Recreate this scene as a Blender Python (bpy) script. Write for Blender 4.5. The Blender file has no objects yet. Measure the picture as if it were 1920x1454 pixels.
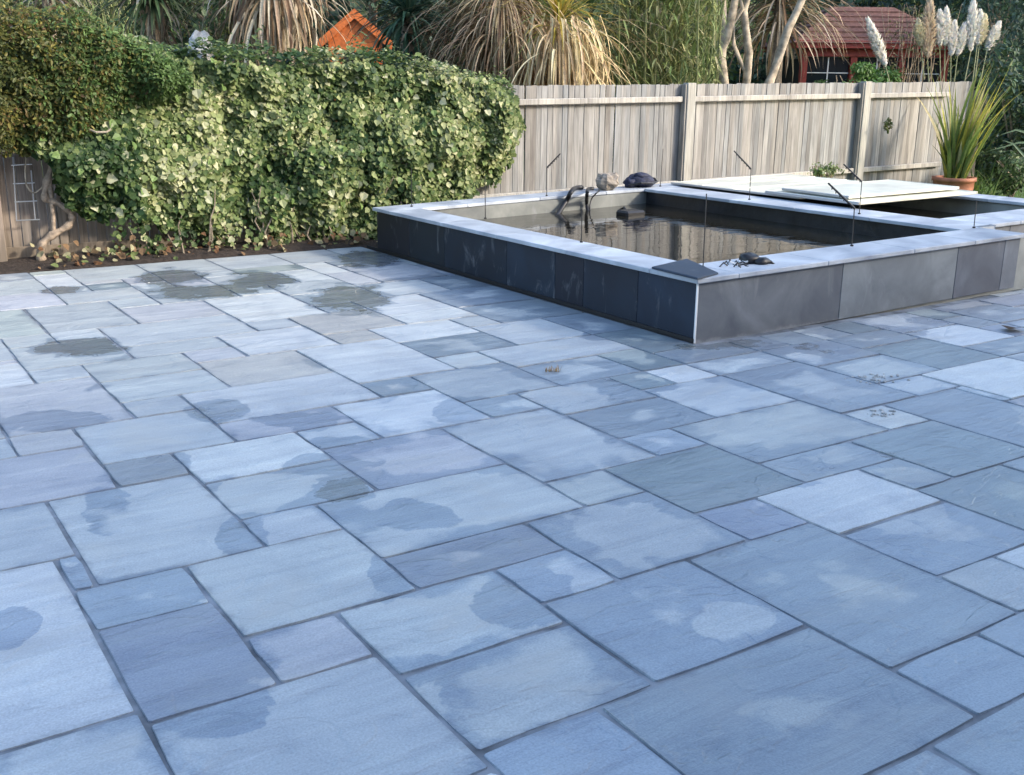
import bpy, bmesh, math, random
import numpy as np
from mathutils import Vector, Matrix, noise

random.seed(7)
rng = np.random.default_rng(11)
sc = bpy.context.scene

# ------------------------------------------------------------------ camera
H = 1.6
FPX = 1983.1
PITCH, ROLL, YAW = 0.27293, 0.01117, 0.58480
cp, sp = math.cos(PITCH), math.sin(PITCH)
FW = Vector((math.sin(YAW) * cp, math.cos(YAW) * cp, -sp))
r0 = Vector((math.cos(YAW), -math.sin(YAW), 0))
u0 = r0.cross(FW)
RT = r0 * math.cos(ROLL) + u0 * math.sin(ROLL)
UP = -r0 * math.sin(ROLL) + u0 * math.cos(ROLL)
cam_d = bpy.data.cameras.new('camera')
cam = bpy.data.objects.new('camera', cam_d)
sc.collection.objects.link(cam)
m = Matrix((RT, UP, -FW)).transposed().to_4x4()
m.translation = (0, 0, H)
cam.matrix_world = m
cam_d.sensor_width = 36
cam_d.lens = FPX / 1920 * 36
cam_d.shift_y = -9 / 1920
cam_d.clip_end = 500
cam_d.clip_start = 0.05
sc.camera = cam

# ------------------------------------------------------------------ sky, sun, exposure
SUN_AZ = Vector((0.66, -0.75, 0)).normalized()
SUN_EL = math.radians(25)
w = bpy.data.worlds.new('World')
sc.world = w
w.use_nodes = True
nt = w.node_tree
sky = nt.nodes.new('ShaderNodeTexSky')
sky.sky_type = 'NISHITA'
sky.sun_disc = False
sky.sun_elevation = SUN_EL
sky.sun_rotation = math.atan2(SUN_AZ.x, SUN_AZ.y)
sky.air_density = 1.0
sky.dust_density = 1.6
nt.links.new(sky.outputs[0], nt.nodes['Background'].inputs[0])
nt.nodes['Background'].inputs[1].default_value = 0.15
sd = bpy.data.lights.new('sun', 'SUN')
sd.energy = 1.2
sd.angle = math.radians(5.0)
sd.color = (1, 0.9, 0.76)
sun = bpy.data.objects.new('sun', sd)
sc.collection.objects.link(sun)
sun_dir = Vector((SUN_AZ.x * math.cos(SUN_EL), SUN_AZ.y * math.cos(SUN_EL), math.sin(SUN_EL)))
sun.rotation_euler = sun_dir.to_track_quat('Z', 'Y').to_euler()
sun.location = (8, -10, 12)
sc.view_settings.view_transform = 'Standard'
sc.view_settings.look = 'None'
sc.view_settings.gamma = 1
sc.view_settings.exposure = 1.82
sc.cycles.max_bounces = 6
sc.cycles.diffuse_bounces = 3
sc.cycles.glossy_bounces = 3
sc.cycles.transmission_bounces = 3
sc.cycles.transparent_max_bounces = 4

# ------------------------------------------------------------------ helpers
def at(px, py, depth):
    """photo pixel + depth along the view axis -> point"""
    return Vector((0, 0, H)) + FW * depth + RT * ((px - 960) / FPX * depth) - UP * ((py - 718) / FPX * depth)

def onY(px, py, Y):
    d = FW + RT * ((px - 960) / FPX) - UP * ((py - 718) / FPX)
    return Vector((0, 0, H)) + d * (Y / d.y)

def ground(px, py, z=0.0):
    d = FW + RT * ((px - 960) / FPX) - UP * ((py - 718) / FPX)
    return Vector((0, 0, H)) + d * ((z - H) / d.z)

def pix(p):
    d = Vector(p) - Vector((0, 0, H))
    z = d.dot(FW)
    if z < 0.1:
        return None
    return 960 + FPX * d.dot(RT) / z, 718 - FPX * d.dot(UP) / z

def tz(x):                       # the patio falls gently; pond and fence are level
    return 0.016 * (x - 4.68)

def link(o):
    sc.collection.objects.link(o)
    return o

def tag(o, label=None, cat=None, group=None, kind=None):
    if label: o['label'] = label
    if cat: o['category'] = cat
    if group: o['group'] = group
    if kind: o['kind'] = kind
    return o

def empty(name, loc, label, cat, group=None):
    o = bpy.data.objects.new(name, None)
    o.empty_display_size = 0.1
    o.location = loc
    link(o)
    return tag(o, label, cat, group)

def smooth_path(P, q=5):
    P = [Vector(p) for p in P]
    out = []
    for i in range(len(P) - 1):
        p0, p1, p2, p3 = P[max(i - 1, 0)], P[i], P[i + 1], P[min(i + 2, len(P) - 1)]
        for k in range(q):
            t_ = k / q
            out.append(.5 * ((2 * p1) + (p2 - p0) * t_ + (2 * p0 - 5 * p1 + 4 * p2 - p3) * t_ * t_ + (3 * p1 - p0 - 3 * p2 + p3) * t_ ** 3))
    return out + [P[-1]]

class MB:
    """collects faces in world coordinates; build() makes one mesh object"""
    def __init__(s):
        s.v, s.f, s.c, s.smooth = [], [], [], False
    def poly(s, pts, col=None):
        n = len(s.v)
        s.v += [tuple(p) for p in pts]
        s.f.append(tuple(range(n, n + len(pts))))
        s.c.append(col)
    def mesh(s, verts, faces, col=None):
        n = len(s.v)
        s.v += [tuple(p) for p in verts]
        for f in faces:
            s.f.append(tuple(i + n for i in f))
            s.c.append(col)
    def box(s, x0, x1, y0, y1, z0, z1, col=None, tilt=False, ch=0.0):
        if ch > 0:
            bm = bmesh.new()
            bmesh.ops.create_cube(bm, size=1)
            for v in bm.verts:
                v.co = Vector((x0 + (v.co.x + .5) * (x1 - x0), y0 + (v.co.y + .5) * (y1 - y0), z0 + (v.co.z + .5) * (z1 - z0)))
            bmesh.ops.bevel(bm, geom=bm.edges[:], offset=ch, segments=1, affect='EDGES')
            bm.verts.index_update()
            V = [v.co.copy() for v in bm.verts]
            F = [[v.index for v in f.verts] for f in bm.faces]
            bm.free()
        else:
            V = [Vector((x, y, z)) for z in (z0, z1) for x, y in ((x0, y0), (x1, y0), (x1, y1), (x0, y1))]
            F = [(3, 2, 1, 0), (4, 5, 6, 7), (0, 1, 5, 4), (1, 2, 6, 5), (2, 3, 7, 6), (3, 0, 4, 7)]
        if tilt:
            for v in V:
                v.z += tz(v.x)
                if v.y > 9.2 and v.x < 7.4:          # the far wall is not quite square
                    v.y -= .22 * min(1, max(0, 1 - (v.x - 4.7) / 2.6)) * min(1, (v.y - 9.2) / .2)
        s.mesh(V, F, col)
        return s
    def tube(s, pts, rad, n=6, col=None, cap=True):
        pts = [Vector(p) for p in pts]
        if not hasattr(rad, '__len__'): rad = [rad] * len(pts)
        V, F = [], []
        ref = Vector((0.31, 0.17, 0.93))
        for i, p in enumerate(pts):
            t = (pts[min(i + 1, len(pts) - 1)] - pts[max(i - 1, 0)]).normalized()
            a = t.cross(ref)
            if a.length < 1e-3: a = t.cross(Vector((1, 0, 0)))
            a.normalize()
            b = t.cross(a)
            for k in range(n):
                an = 2 * math.pi * k / n
                V.append(p + (a * math.cos(an) + b * math.sin(an)) * rad[i])
        for i in range(len(pts) - 1):
            for k in range(n):
                F.append((i * n + k, i * n + (k + 1) % n, (i + 1) * n + (k + 1) % n, (i + 1) * n + k))
        if cap:
            F.append(tuple(range(n))[::-1])
            F.append(tuple(range((len(pts) - 1) * n, len(pts) * n)))
        s.mesh(V, F, col)
        return s
    def strap(s, pts, width, col=None, side=None, fold=0.25):
        """a leaf blade along pts, tapering to its tip, folded along its midrib"""
        n = len(pts)
        V, F = [], []
        for i, p in enumerate(pts):
            p = Vector(p)
            t = (Vector(pts[min(i + 1, n - 1)]) - Vector(pts[max(i - 1, 0)])).normalized()
            sd = side if side is not None else t.cross(Vector((0, 0, 1)))
            if sd.length < 1e-3: sd = Vector((1, 0, 0))
            sd = (sd - t * sd.dot(t)).normalized()
            nn = sd.cross(t)
            q = i / (n - 1)
            ww = width * (0.75 + 0.5 * q if q < 0.4 else 0.95 * (1 - ((q - .4) / .6) ** 1.6) + 0.02) * .5
            V += [p - sd * ww + nn * ww * fold, p, p + sd * ww + nn * ww * fold]
        for i in range(n - 1):
            a = i * 3
            F += [(a, a + 1, a + 4, a + 3), (a + 1, a + 2, a + 5, a + 4)]
        s.mesh(V, F, col)
        return s
    def build(s, name, mat, parent=None, origin=None, smooth=False):
        me = bpy.data.meshes.new(name)
        o = Vector(origin) if origin is not None else (Vector(parent.location) if parent is not None else Vector((0, 0, 0)))
        if parent is not None and parent.parent is not None and origin is None:
            o = o + parent.parent.location
        va = np.array(s.v, dtype=np.float32) - np.array(o, dtype=np.float32)
        me.from_pydata(va.tolist(), [], s.f)
        if any(c is not None for c in s.c):
            ca = me.color_attributes.new('col', 'FLOAT_COLOR', 'CORNER')
            lt = np.array([len(f) for f in s.f])
            cc = np.array([(c if c is not None else (.5, .5, .5)) for c in s.c], dtype=np.float32)
            cc = np.concatenate([cc, np.ones((len(cc), 1), np.float32)], 1)
            ca.data.foreach_set('color', np.repeat(cc, lt, axis=0).ravel())
        me.materials.append(mat)
        if smooth:
            me.polygons.foreach_set('use_smooth', [True] * len(me.polygons))
        me.update()
        ob = bpy.data.objects.new(name, me)
        if parent is not None:
            ob.parent = parent
            ob.location = (0, 0, 0) if origin is None else Vector(origin) - Vector(parent.location)
        else:
            ob.location = o
        return link(ob)

def np_mesh(name, V, F, C, mat, parent=None, origin=(0, 0, 0), per=None):
    """fast build: V (n,3), F (m,k) same-size polygons, C (m,3)"""
    me = bpy.data.meshes.new(name)
    V = np.asarray(V, np.float32) - np.array(origin, np.float32)
    k = F.shape[1]
    me.vertices.add(len(V)); me.vertices.foreach_set('co', V.ravel())
    me.loops.add(F.size); me.loops.foreach_set('vertex_index', F.astype(np.int32).ravel())
    me.polygons.add(len(F))
    me.polygons.foreach_set('loop_start', np.arange(0, F.size, k, dtype=np.int32))
    try: me.polygons.foreach_set('loop_total', np.full(len(F), k, np.int32))
    except Exception: pass
    me.update(calc_edges=True)
    ca = me.color_attributes.new('col', 'FLOAT_COLOR', 'CORNER')
    cc = np.concatenate([C, np.ones((len(C), 1))], 1).astype(np.float32)
    ca.data.foreach_set('color', np.repeat(cc, k, axis=0).ravel())
    me.materials.append(mat)
    me.validate()
    ob = bpy.data.objects.new(name, me)
    if parent is not None:
        ob.parent = parent
        ob.location = Vector(origin) - Vector(parent.location)
    else:
        ob.location = origin
    return link(ob)

def unit(a):
    return a / np.maximum(np.linalg.norm(a, axis=1, keepdims=True), 1e-6)

LEAF = np.array([(0, 0, 0), (-.42, .12, .06), (-.5, .55, .1), (0, 1.05, -.04), (.5, .5, .1), (.40, .10, .06)])   # broad ivy leaf
OVAL = np.array([(0, 0, 0), (-.2, .3, .05), (-.2, .68, .05), (0, 1, -.05), (.2, .68, .05), (.2, .3, .05)])       # narrow leaf
def leaves(P, N, size, C, shape=LEAF, droop=0.5):
    """leaf-shaped faces at P facing N, tips hanging"""
    n = len(P)
    N = unit(N)
    dn = np.tile(np.array([0, 0, -1.0]), (n, 1)) * droop + rng.normal(0, .55, (n, 3))
    T = dn - N * (dn * N).sum(1, keepdims=True)
    T = unit(T)
    S = np.cross(T, N)
    if np.isscalar(size): size = np.full(n, size)
    L = shape[None] * size[:, None, None]
    L = L * (1 + rng.normal(0, .12, (n, len(shape), 1)))
    V = P[:, None] + S[:, None] * L[..., 0:1] + T[:, None] * L[..., 1:2] + N[:, None] * L[..., 2:3]
    base = np.arange(n)[:, None] * 6
    F = np.concatenate([base + np.array([[0, 1, 2, 3]]), base + np.array([[0, 3, 4, 5]])], 0)
    return V.reshape(-1, 3), F, np.concatenate([C, C * 1.04], 0)

# ------------------------------------------------------------------ materials
def mat(name):
    M = bpy.data.materials.new(name)
    M.use_nodes = True
    t = M.node_tree
    b = t.nodes['Principled BSDF']
    return M, t, b

def N_(t, kind, **kw):
    n = t.nodes.new(kind)
    for k, v in kw.items(): setattr(n, k, v)
    return n

def L_(t, a, b): t.links.new(a, b)

def rampn(t, fac, stops, interp='LINEAR'):
    r = N_(t, 'ShaderNodeValToRGB')
    r.color_ramp.interpolation = interp
    e = r.color_ramp.elements
    while len(e) < len(stops): e.new(0.5)
    for i, (p, c) in enumerate(stops):
        e[i].position = p
        e[i].color = (*c, 1) if len(c) == 3 else c
    L_(t, fac, r.inputs[0])
    return r.outputs[0]

def noisen(t, vec, scale, detail=4, rough=0.55, dist=0.0):
    n = N_(t, 'ShaderNodeTexNoise')
    n.inputs['Scale'].default_value = scale
    n.inputs['Detail'].default_value = detail
    n.inputs['Roughness'].default_value = rough
    n.inputs['Distortion'].default_value = dist
    if vec is not None: L_(t, vec, n.inputs['Vector'])
    return n.outputs[0]

def mathn(t, op, a, b=None, c=None, clamp=False):
    n = N_(t, 'ShaderNodeMath', operation=op)
    n.use_clamp = clamp
    for i, x in enumerate((a, b, c)):
        if x is None: continue
        if isinstance(x, (int, float)): n.inputs[i].default_value = x
        else: L_(t, x, n.inputs[i])
    return n.outputs[0]

def mixc(t, fac, a, b, mode='MIX'):
    n = N_(t, 'ShaderNodeMix', data_type='RGBA', blend_type=mode)
    if isinstance(fac, (int, float)): n.inputs[0].default_value = fac
    else: L_(t, fac, n.inputs[0])
    for i, x in ((6, a), (7, b)):
        if isinstance(x, tuple): n.inputs[i].default_value = (*x, 1)
        else: L_(t, x, n.inputs[i])
    return n.outputs[2]

def smooth(t, x, a, b):
    n = N_(t, 'ShaderNodeMapRange', interpolation_type='SMOOTHSTEP')
    L_(t, x, n.inputs[0])
    for i, v in ((1, a), (2, b)):
        if isinstance(v, (int, float)): n.inputs[i].default_value = v
        else: L_(t, v, n.inputs[i])
    return n.outputs[0]

def worldpos(t):
    return N_(t, 'ShaderNodeNewGeometry').outputs['Position']

def mapv(t, vec, scale, loc=None):
    n = N_(t, 'ShaderNodeMapping')
    n.inputs['Scale'].default_value = scale
    L_(t, vec, n.inputs['Vector'])
    if loc is not None: L_(t, loc, n.inputs['Location'])
    return n.outputs[0]

def bump(t, b, h, strength, dist=0.01):
    n = N_(t, 'ShaderNodeBump')
    n.inputs['Strength'].default_value = strength
    n.inputs['Distance'].default_value = dist
    L_(t, h, n.inputs['Height'])
    L_(t, n.outputs[0], b.inputs['Normal'])

def simple(name, col, rough=0.6, metal=0.0, nscale=0, namp=0.25, bumpd=0.0, spec=0.5):
    M, t, b = mat(name)
    b.inputs['Roughness'].default_value = rough
    b.inputs['Metallic'].default_value = metal
    b.inputs['Specular IOR Level'].default_value = spec
    if nscale:
        n = noisen(t, worldpos(t), nscale, 6)
        c = rampn(t, n, [(0.3, tuple(x * (1 - namp) for x in col)), (0.7, tuple(min(1, x * (1 + namp)) for x in col))])
        L_(t, c, b.inputs['Base Color'])
        if bumpd: bump(t, b, n, 0.6, bumpd)
    else:
        b.inputs['Base Color'].default_value = (*col, 1)
    return M

def slab_material():
    M, t, b = mat('riven_sandstone')
    pos = worldpos(t)
    oi = N_(t, 'ShaderNodeObjectInfo')
    tc = N_(t, 'ShaderNodeTexCoord')
    col = oi.outputs['Color']
    alpha = oi.outputs['Alpha']
    rnd = oi.outputs['Random']
    # distance to the slab edge in bounding-box units
    sx = N_(t, 'ShaderNodeSeparateXYZ'); L_(t, tc.outputs['Generated'], sx.inputs[0])
    def edge(v): return mathn(t, 'MINIMUM', v, mathn(t, 'SUBTRACT', 1.0, v))
    ex = edge(sx.outputs[0]); ey = edge(sx.outputs[1])
    e = mathn(t, 'MULTIPLY', mathn(t, 'MINIMUM', ex, ey), 2.0)
    big = noisen(t, pos, 2.3, 2.5, 0.5, 0.6)
    fine = noisen(t, pos, 9.0, 4, 0.6, 0.5)
    d = mathn(t, 'MULTIPLY_ADD', big, 2.4, -1.2)
    d = mathn(t, 'ADD', d, mathn(t, 'MULTIPLY_ADD', fine, 0.9, -0.45))
    d = mathn(t, 'MULTIPLY_ADD', e, 1.15, mathn(t, 'ADD', d, -0.16))
    # traced marks carried by each slab: centre x, y, radius / aspect, angle, sign
    spv = N_(t, 'ShaderNodeSeparateXYZ'); L_(t, pos, spv.inputs[0])
    wob = mathn(t, 'MULTIPLY_ADD', noisen(t, pos, 4.6, 4, .6, .5), 1.9, -0.95)
    for nm in ('mark_a', 'mark_b', 'mark_c'):
        a1 = N_(t, 'ShaderNodeAttribute', attribute_type='OBJECT', attribute_name=nm)
        a2 = N_(t, 'ShaderNodeAttribute', attribute_type='OBJECT', attribute_name=nm + '_shape')
        s1 = N_(t, 'ShaderNodeSeparateXYZ'); L_(t, a1.outputs['Vector'], s1.inputs[0])
        s2 = N_(t, 'ShaderNodeSeparateXYZ'); L_(t, a2.outputs['Vector'], s2.inputs[0])
        dx = mathn(t, 'SUBTRACT', spv.outputs[0], s1.outputs[0])
        dy = mathn(t, 'SUBTRACT', spv.outputs[1], s1.outputs[1])
        ca = mathn(t, 'COSINE', s2.outputs[1]); sa = mathn(t, 'SINE', s2.outputs[1])
        u = mathn(t, 'ADD', mathn(t, 'MULTIPLY', dx, ca), mathn(t, 'MULTIPLY', dy, sa))
        v = mathn(t, 'SUBTRACT', mathn(t, 'MULTIPLY', dy, ca), mathn(t, 'MULTIPLY', dx, sa))
        v = mathn(t, 'MULTIPLY', v, s2.outputs[0])
        rr = mathn(t, 'SQRT', mathn(t, 'ADD', mathn(t, 'MULTIPLY', u, u), mathn(t, 'MULTIPLY', v, v)))
        q = mathn(t, 'DIVIDE', rr, mathn(t, 'ADD', s1.outputs[2], 0.0001))
        q = mathn(t, 'ADD', q, wob)
        k = smooth(t, q, 1.3, 0.75)
        d = mathn(t, 'MULTIPLY_ADD', k, mathn(t, 'MULTIPLY', s2.outputs[2], -2.1), d)
    thr = mathn(t, 'MULTIPLY_ADD', alpha, 2.1, -0.85)
    wet = smooth(t, d, mathn(t, 'ADD', thr, 0.22), mathn(t, 'ADD', thr, -0.16))
    # lamination streaks, different on every slab
    off = N_(t, 'ShaderNodeCombineXYZ')
    L_(t, mathn(t, 'MULTIPLY', rnd, 37.0), off.inputs[0]); L_(t, mathn(t, 'MULTIPLY', rnd, 91.0), off.inputs[1])
    st = noisen(t, mapv(t, pos, (1.3, 9.0, 3.0), off.outputs[0]), 1.0, 5, 0.62, 0.8)
    mott = noisen(t, mapv(t, pos, (1, 1, 1), off.outputs[0]), 3.2, 5, 0.6, 0.4)
    grain = noisen(t, pos, 140, 1, 0.7)
    c = mixc(t, 1.0, col, rampn(t, st, [(0.28, (.82, .83, .86)), (0.72, (1.13, 1.12, 1.09))]), 'MULTIPLY')
    c = mixc(t, 1.0, c, rampn(t, mott, [(0.25, (.82, .83, .86)), (0.5, (1, 1, 1)), (0.8, (1.14, 1.12, 1.08))]), 'MULTIPLY')
    c = mixc(t, 1.0, c, rampn(t, grain, [(0.25, (.85, .85, .85)), (0.75, (1.15, 1.15, 1.15))]), 'MULTIPLY')
    # pale lime bloom here and there
    bl = smooth(t, noisen(t, mapv(t, pos, (2.0, 5.0, 1), off.outputs[0]), 1.2, 5, .7, 1.2), 0.62, 0.78)
    c = mixc(t, mathn(t, 'MULTIPLY', bl, 0.45), c, (.62, .65, .68))
    buff = smooth(t, noisen(t, mapv(t, pos, (1.1, 2.0, 1), off.outputs[0]), 1.1, 4, .6, .8), 0.5, 0.72)
    c = mixc(t, mathn(t, 'MULTIPLY', buff, 0.5), c, (.46, .455, .42))
    # dirt near the edges
    dirt = mathn(t, 'MULTIPLY', smooth(t, mathn(t, 'ADD', e, mathn(t, 'MULTIPLY_ADD', fine, .34, -.17)), 0.09, -0.03), 0.5)
    c = mixc(t, dirt, c, (.20, .22, .25))
    wc = mixc(t, 1.0, c, (.64, .70, .79), 'MULTIPLY')  # wet stone is darker; its blue puts reflected sky into the colour
    c = mixc(t, wet, c, wc)
    deep = smooth(t, d, -1.9, -3.3)                    # standing puddles, dark and smooth
    c = mixc(t, deep, c, mixc(t, 1.0, c, (.66, .65, .62), 'MULTIPLY'))
    L_(t, c, b.inputs['Base Color'])
    ro = mathn(t, 'MULTIPLY_ADD', wet, -0.24, 0.56)
    ro = mathn(t, 'ADD', ro, mathn(t, 'MULTIPLY_ADD', mott, 0.2, -0.1))
    ro = mathn(t, 'MULTIPLY_ADD', deep, -0.2, ro)
    L_(t, ro, b.inputs['Roughness'])
    b.inputs['Specular IOR Level'].default_value = 0.5
    lam = mathn(t, 'MULTIPLY', noisen(t, mapv(t, pos, (1.0, 1.7, 1), off.outputs[0]), 1.7, 4, .6, .5), 6.0)
    ter = mathn(t, 'ADD', mathn(t, 'FLOOR', lam), smooth(t, mathn(t, 'FRACT', lam), 0.0, 0.22))
    h = mathn(t, 'ADD', mathn(t, 'MULTIPLY', st, 0.8), mathn(t, 'ADD', mathn(t, 'MULTIPLY', mott, 0.7), mathn(t, 'MULTIPLY', grain, 0.06)))
    h = mathn(t, 'ADD', h, mathn(t, 'MULTIPLY', ter, 0.16))
    bump(t, b, h, 0.9, 0.017)
    return M

def tile_material(name, dark):
    M, t, b = mat(name)
    pos = worldpos(t)
    oi = N_(t, 'ShaderNodeObjectInfo')
    off = N_(t, 'ShaderNodeCombineXYZ')
    L_(t, mathn(t, 'MULTIPLY', oi.outputs['Random'], 53.0), off.inputs[0])
    n1 = noisen(t, mapv(t, pos, (1, 1, 1), off.outputs[0]), 2.2, 6, .6, .6)
    n2 = noisen(t, mapv(t, pos, (3, 3, 1.2), off.outputs[0]), 2.0, 7, .65, 1.0)
    c = mixc(t, 1.0, oi.outputs['Color'], rampn(t, n1, [(0.28, (.55, .58, .64)), (0.5, (.95, .95, .95)), (0.72, (1.4, 1.38, 1.34))]), 'MULTIPLY')
    bl = mathn(t, 'MULTIPLY', smooth(t, n2, 0.56, 0.76), 0.30)
    c = mixc(t, bl, c, (.36, .38, .40))
    # splashes and lime at the foot
    sx = N_(t, 'ShaderNodeSeparateXYZ'); L_(t, pos, sx.inputs[0])
    foot = smooth(t, mathn(t, 'ADD', sx.outputs[2], mathn(t, 'MULTIPLY', noisen(t, pos, 7, 5, .7, .5), 0.09)), 0.065, 0.035)
    c = mixc(t, mathn(t, 'MULTIPLY', foot, .35), c, (.42, .43, .44))
    L_(t, c, b.inputs['Base Color'])
    L_(t, mathn(t, 'MULTIPLY_ADD', n1, 0.35, 0.38), b.inputs['Roughness'])
    b.inputs['Specular IOR Level'].default_value = 0.35
    bump(t, b, n1, 0.3, 0.004)
    return M

def wood_material(name):
    M, t, b = mat(name)
    pos = worldpos(t)
    oi = N_(t, 'ShaderNodeObjectInfo')
    off = N_(t, 'ShaderNodeCombineXYZ')
    L_(t, mathn(t, 'MULTIPLY', oi.outputs['Random'], 71.0), off.inputs[2])
    g = noisen(t, mapv(t, pos, (45, 45, 2.0), off.outputs[0]), 1.0, 6, .65, .5)
    g2 = noisen(t, mapv(t, pos, (6, 6, .9), off.outputs[0]), 1.0, 4, .6, .6)
    c = mixc(t, 1.0, oi.outputs['Color'], rampn(t, g, [(0.25, (.6, .59, .58)), (0.5, (1, 1, 1)), (0.75, (1.35, 1.35, 1.35))]), 'MULTIPLY')
    c = mixc(t, 1.0, c, rampn(t, g2, [(0.25, (.58, .57, .58)), (0.5, (1, 1, 1)), (0.75, (1.3, 1.28, 1.25))]), 'MULTIPLY')
    sx = N_(t, 'ShaderNodeSeparateXYZ'); L_(t, pos, sx.inputs[0])
    # damp, green-brown foot of the boards
    ft = smooth(t, mathn(t, 'ADD', sx.outputs[2], mathn(t, 'MULTIPLY', g2, 0.5)), 0.62, 0.30)
    c = mixc(t, mathn(t, 'MULTIPLY', ft, .5), c, (.13, .11, .08))
    L_(t, c, b.inputs['Base Color'])
    b.inputs['Roughness'].default_value = 0.85
    b.inputs['Specular IOR Level'].default_value = 0.25
    bump(t, b, g, 0.5, 0.004)
    return M

def foliage_material(name, rough=0.5, trans=0.35, spec=0.35):
    M, t, b = mat(name)
    a = N_(t, 'ShaderNodeVertexColor', layer_name='col')
    n = noisen(t, worldpos(t), 30, 3)
    c = mixc(t, 1.0, a.outputs[0], rampn(t, n, [(0.3, (.8, .8, .8)), (0.7, (1.18, 1.18, 1.12))]), 'MULTIPLY')
    L_(t, c, b.inputs['Base Color'])
    b.inputs['Roughness'].default_value = rough
    b.inputs['Specular IOR Level'].default_value = spec
    tr = N_(t, 'ShaderNodeBsdfTranslucent')
    L_(t, c, tr.inputs[0])
    mx = N_(t, 'ShaderNodeMixShader')
    mx.inputs[0].default_value = trans
    L_(t, b.outputs[0], mx.inputs[1]); L_(t, tr.outputs[0], mx.inputs[2])
    L_(t, mx.outputs[0], t.nodes['Material Output'].inputs[0])
    return M

def water_material():
    M, t, b = mat('pond_water')
    b.inputs['Base Color'].default_value = (.016, .015, .012, 1)
    b.inputs['Roughness'].default_value = 0.03
    b.inputs['IOR'].default_value = 1.33
    b.inputs['Specular IOR Level'].default_value = 0.6
    pos = worldpos(t)
    n = noisen(t, mapv(t, pos, (1, 1.6, 1)), 3.4, 3, .5, .8)
    bump(t, b, n, 0.15, 0.02)
    return M

def soil_material():
    M, t, b = mat('dark_soil')
    n = noisen(t, worldpos(t), 22, 8, .7, .3)
    L_(t, rampn(t, n, [(.3, (.018, .013, .010)), (.55, (.05, .036, .028)), (.8, (.11, .085, .065))]), b.inputs['Base Color'])
    b.inputs['Roughness'].default_value = 0.95
    bump(t, b, n, 1.0, 0.03)
    return M

M_slab = slab_material()
M_mortar = simple('dark_mortar', (.20, .22, .245), .8, nscale=6, namp=.6, bumpd=.006)
M_tile = tile_material('slate_tile', True)
M_cope = tile_material('pale_coping', False)
M_wood = wood_material('weathered_wood')
M_leaf = foliage_material('foliage')
M_dry = foliage_material('dry_foliage', .75, .2, .2)
M_plume = foliage_material('plume_hair', .9, .45, .1)
M_water = water_material()
M_soil = soil_material()
M_liner = simple('pond_liner', (.020, .022, .027), .35, nscale=6, namp=.4, bumpd=.02)
M_inner = simple('grey_render', (.27, .285, .27), .6, nscale=5, namp=.2, bumpd=.003)
M_black = simple('black_plastic', (.012, .012, .014), .45)
M_navy = simple('navy_cloth', (.018, .024, .055), .75, nscale=25, namp=.4, bumpd=.01)
M_trim = simple('white_trim', (.78, .79, .80), .35)
M_rock = simple('brown_rock', (.26, .225, .185), .85, nscale=14, namp=.5, bumpd=.02)
M_terra = simple('terracotta', (.36, .145, .085), .75, nscale=9, namp=.3, bumpd=.003)
M_panel = simple('cream_panel', (.70, .70, .59), .3, nscale=2.6, namp=.22)
M_alu = simple('aluminium', (.5, .52, .54), .35, .8)
M_bark = simple('bark', (.26, .21, .155), .9, nscale=20, namp=.5, bumpd=.02)
M_bark_pale = simple('pale_bark', (.34, .29, .22), .9, nscale=9, namp=.5, bumpd=.015)
M_vine = simple('vine_bark', (.30, .235, .175), .9, nscale=22, namp=.45, bumpd=.012)
M_lawn = simple('lawn_ground', (.06, .12, .025), .9, nscale=30, namp=.5, bumpd=.02)
M_red = simple('red_paint', (.22, .03, .022), .5, nscale=12, namp=.25)
M_redroof = simple('red_felt_shingle', (.15, .07, .055), .9, nscale=16, namp=.4, bumpd=.01)
M_orange = simple('orange_timber', (.52, .13, .025), .6, nscale=14, namp=.3)
M_glass = simple('window_glass', (.015, .02, .025), .06)
M_dark = simple('dark_interior', (.012, .012, .012), .9)
M_brick = simple('house_brick', (.30, .16, .11), .9, nscale=14, namp=.3)
M_tileroof = simple('house_roof', (.11, .07, .06), .9, nscale=10, namp=.3)
M_stone = simple('grey_stone', (.46, .46, .45), .85, nscale=20, namp=.35, bumpd=.01)
M_blue = simple('pale_blue_paint', (.32, .42, .55), .4)

# ------------------------------------------------------------------ ground and patio
g = MB()
S = 1.6
g.mesh([(-60, -60, -.09), (90, -60, -.09), (90, 120, -.09), (-60, 120, -.09)], [(0, 1, 2, 3)])
tag(g.build('ground', M_soil), kind='structure')
YB = 9.905                      # far edge of the paving
g = MB()
g.mesh([(10.9, -6, -.03), (60, -6, -.03), (60, 60, -.03), (10.9, 60, -.03)], [(0, 1, 2, 3)])
tag(g.build('lawn', M_lawn), kind='structure')
# soil bed between the paving and the fence
sb = MB()
nx = 70
V, F = [], []
for i in range(nx + 1):
    x = -4 + 15 * i / nx
    for j in range(7):
        y = YB - .01 + (10.95 - YB) * j / 6
        z = (-.035 if j == 0 else .0 + .022 * noise.noise((x * 4, y * 6, 1)) + .02 * min(j, 3)) - .01
        V.append((x, y, z))
for i in range(nx):
    for j in range(6):
        a = i * 7 + j
        F.append((a, a + 7, a + 8, a + 1))
sb.mesh(V, F)
tag(sb.build('soil_bed', M_soil), kind='structure')

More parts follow.
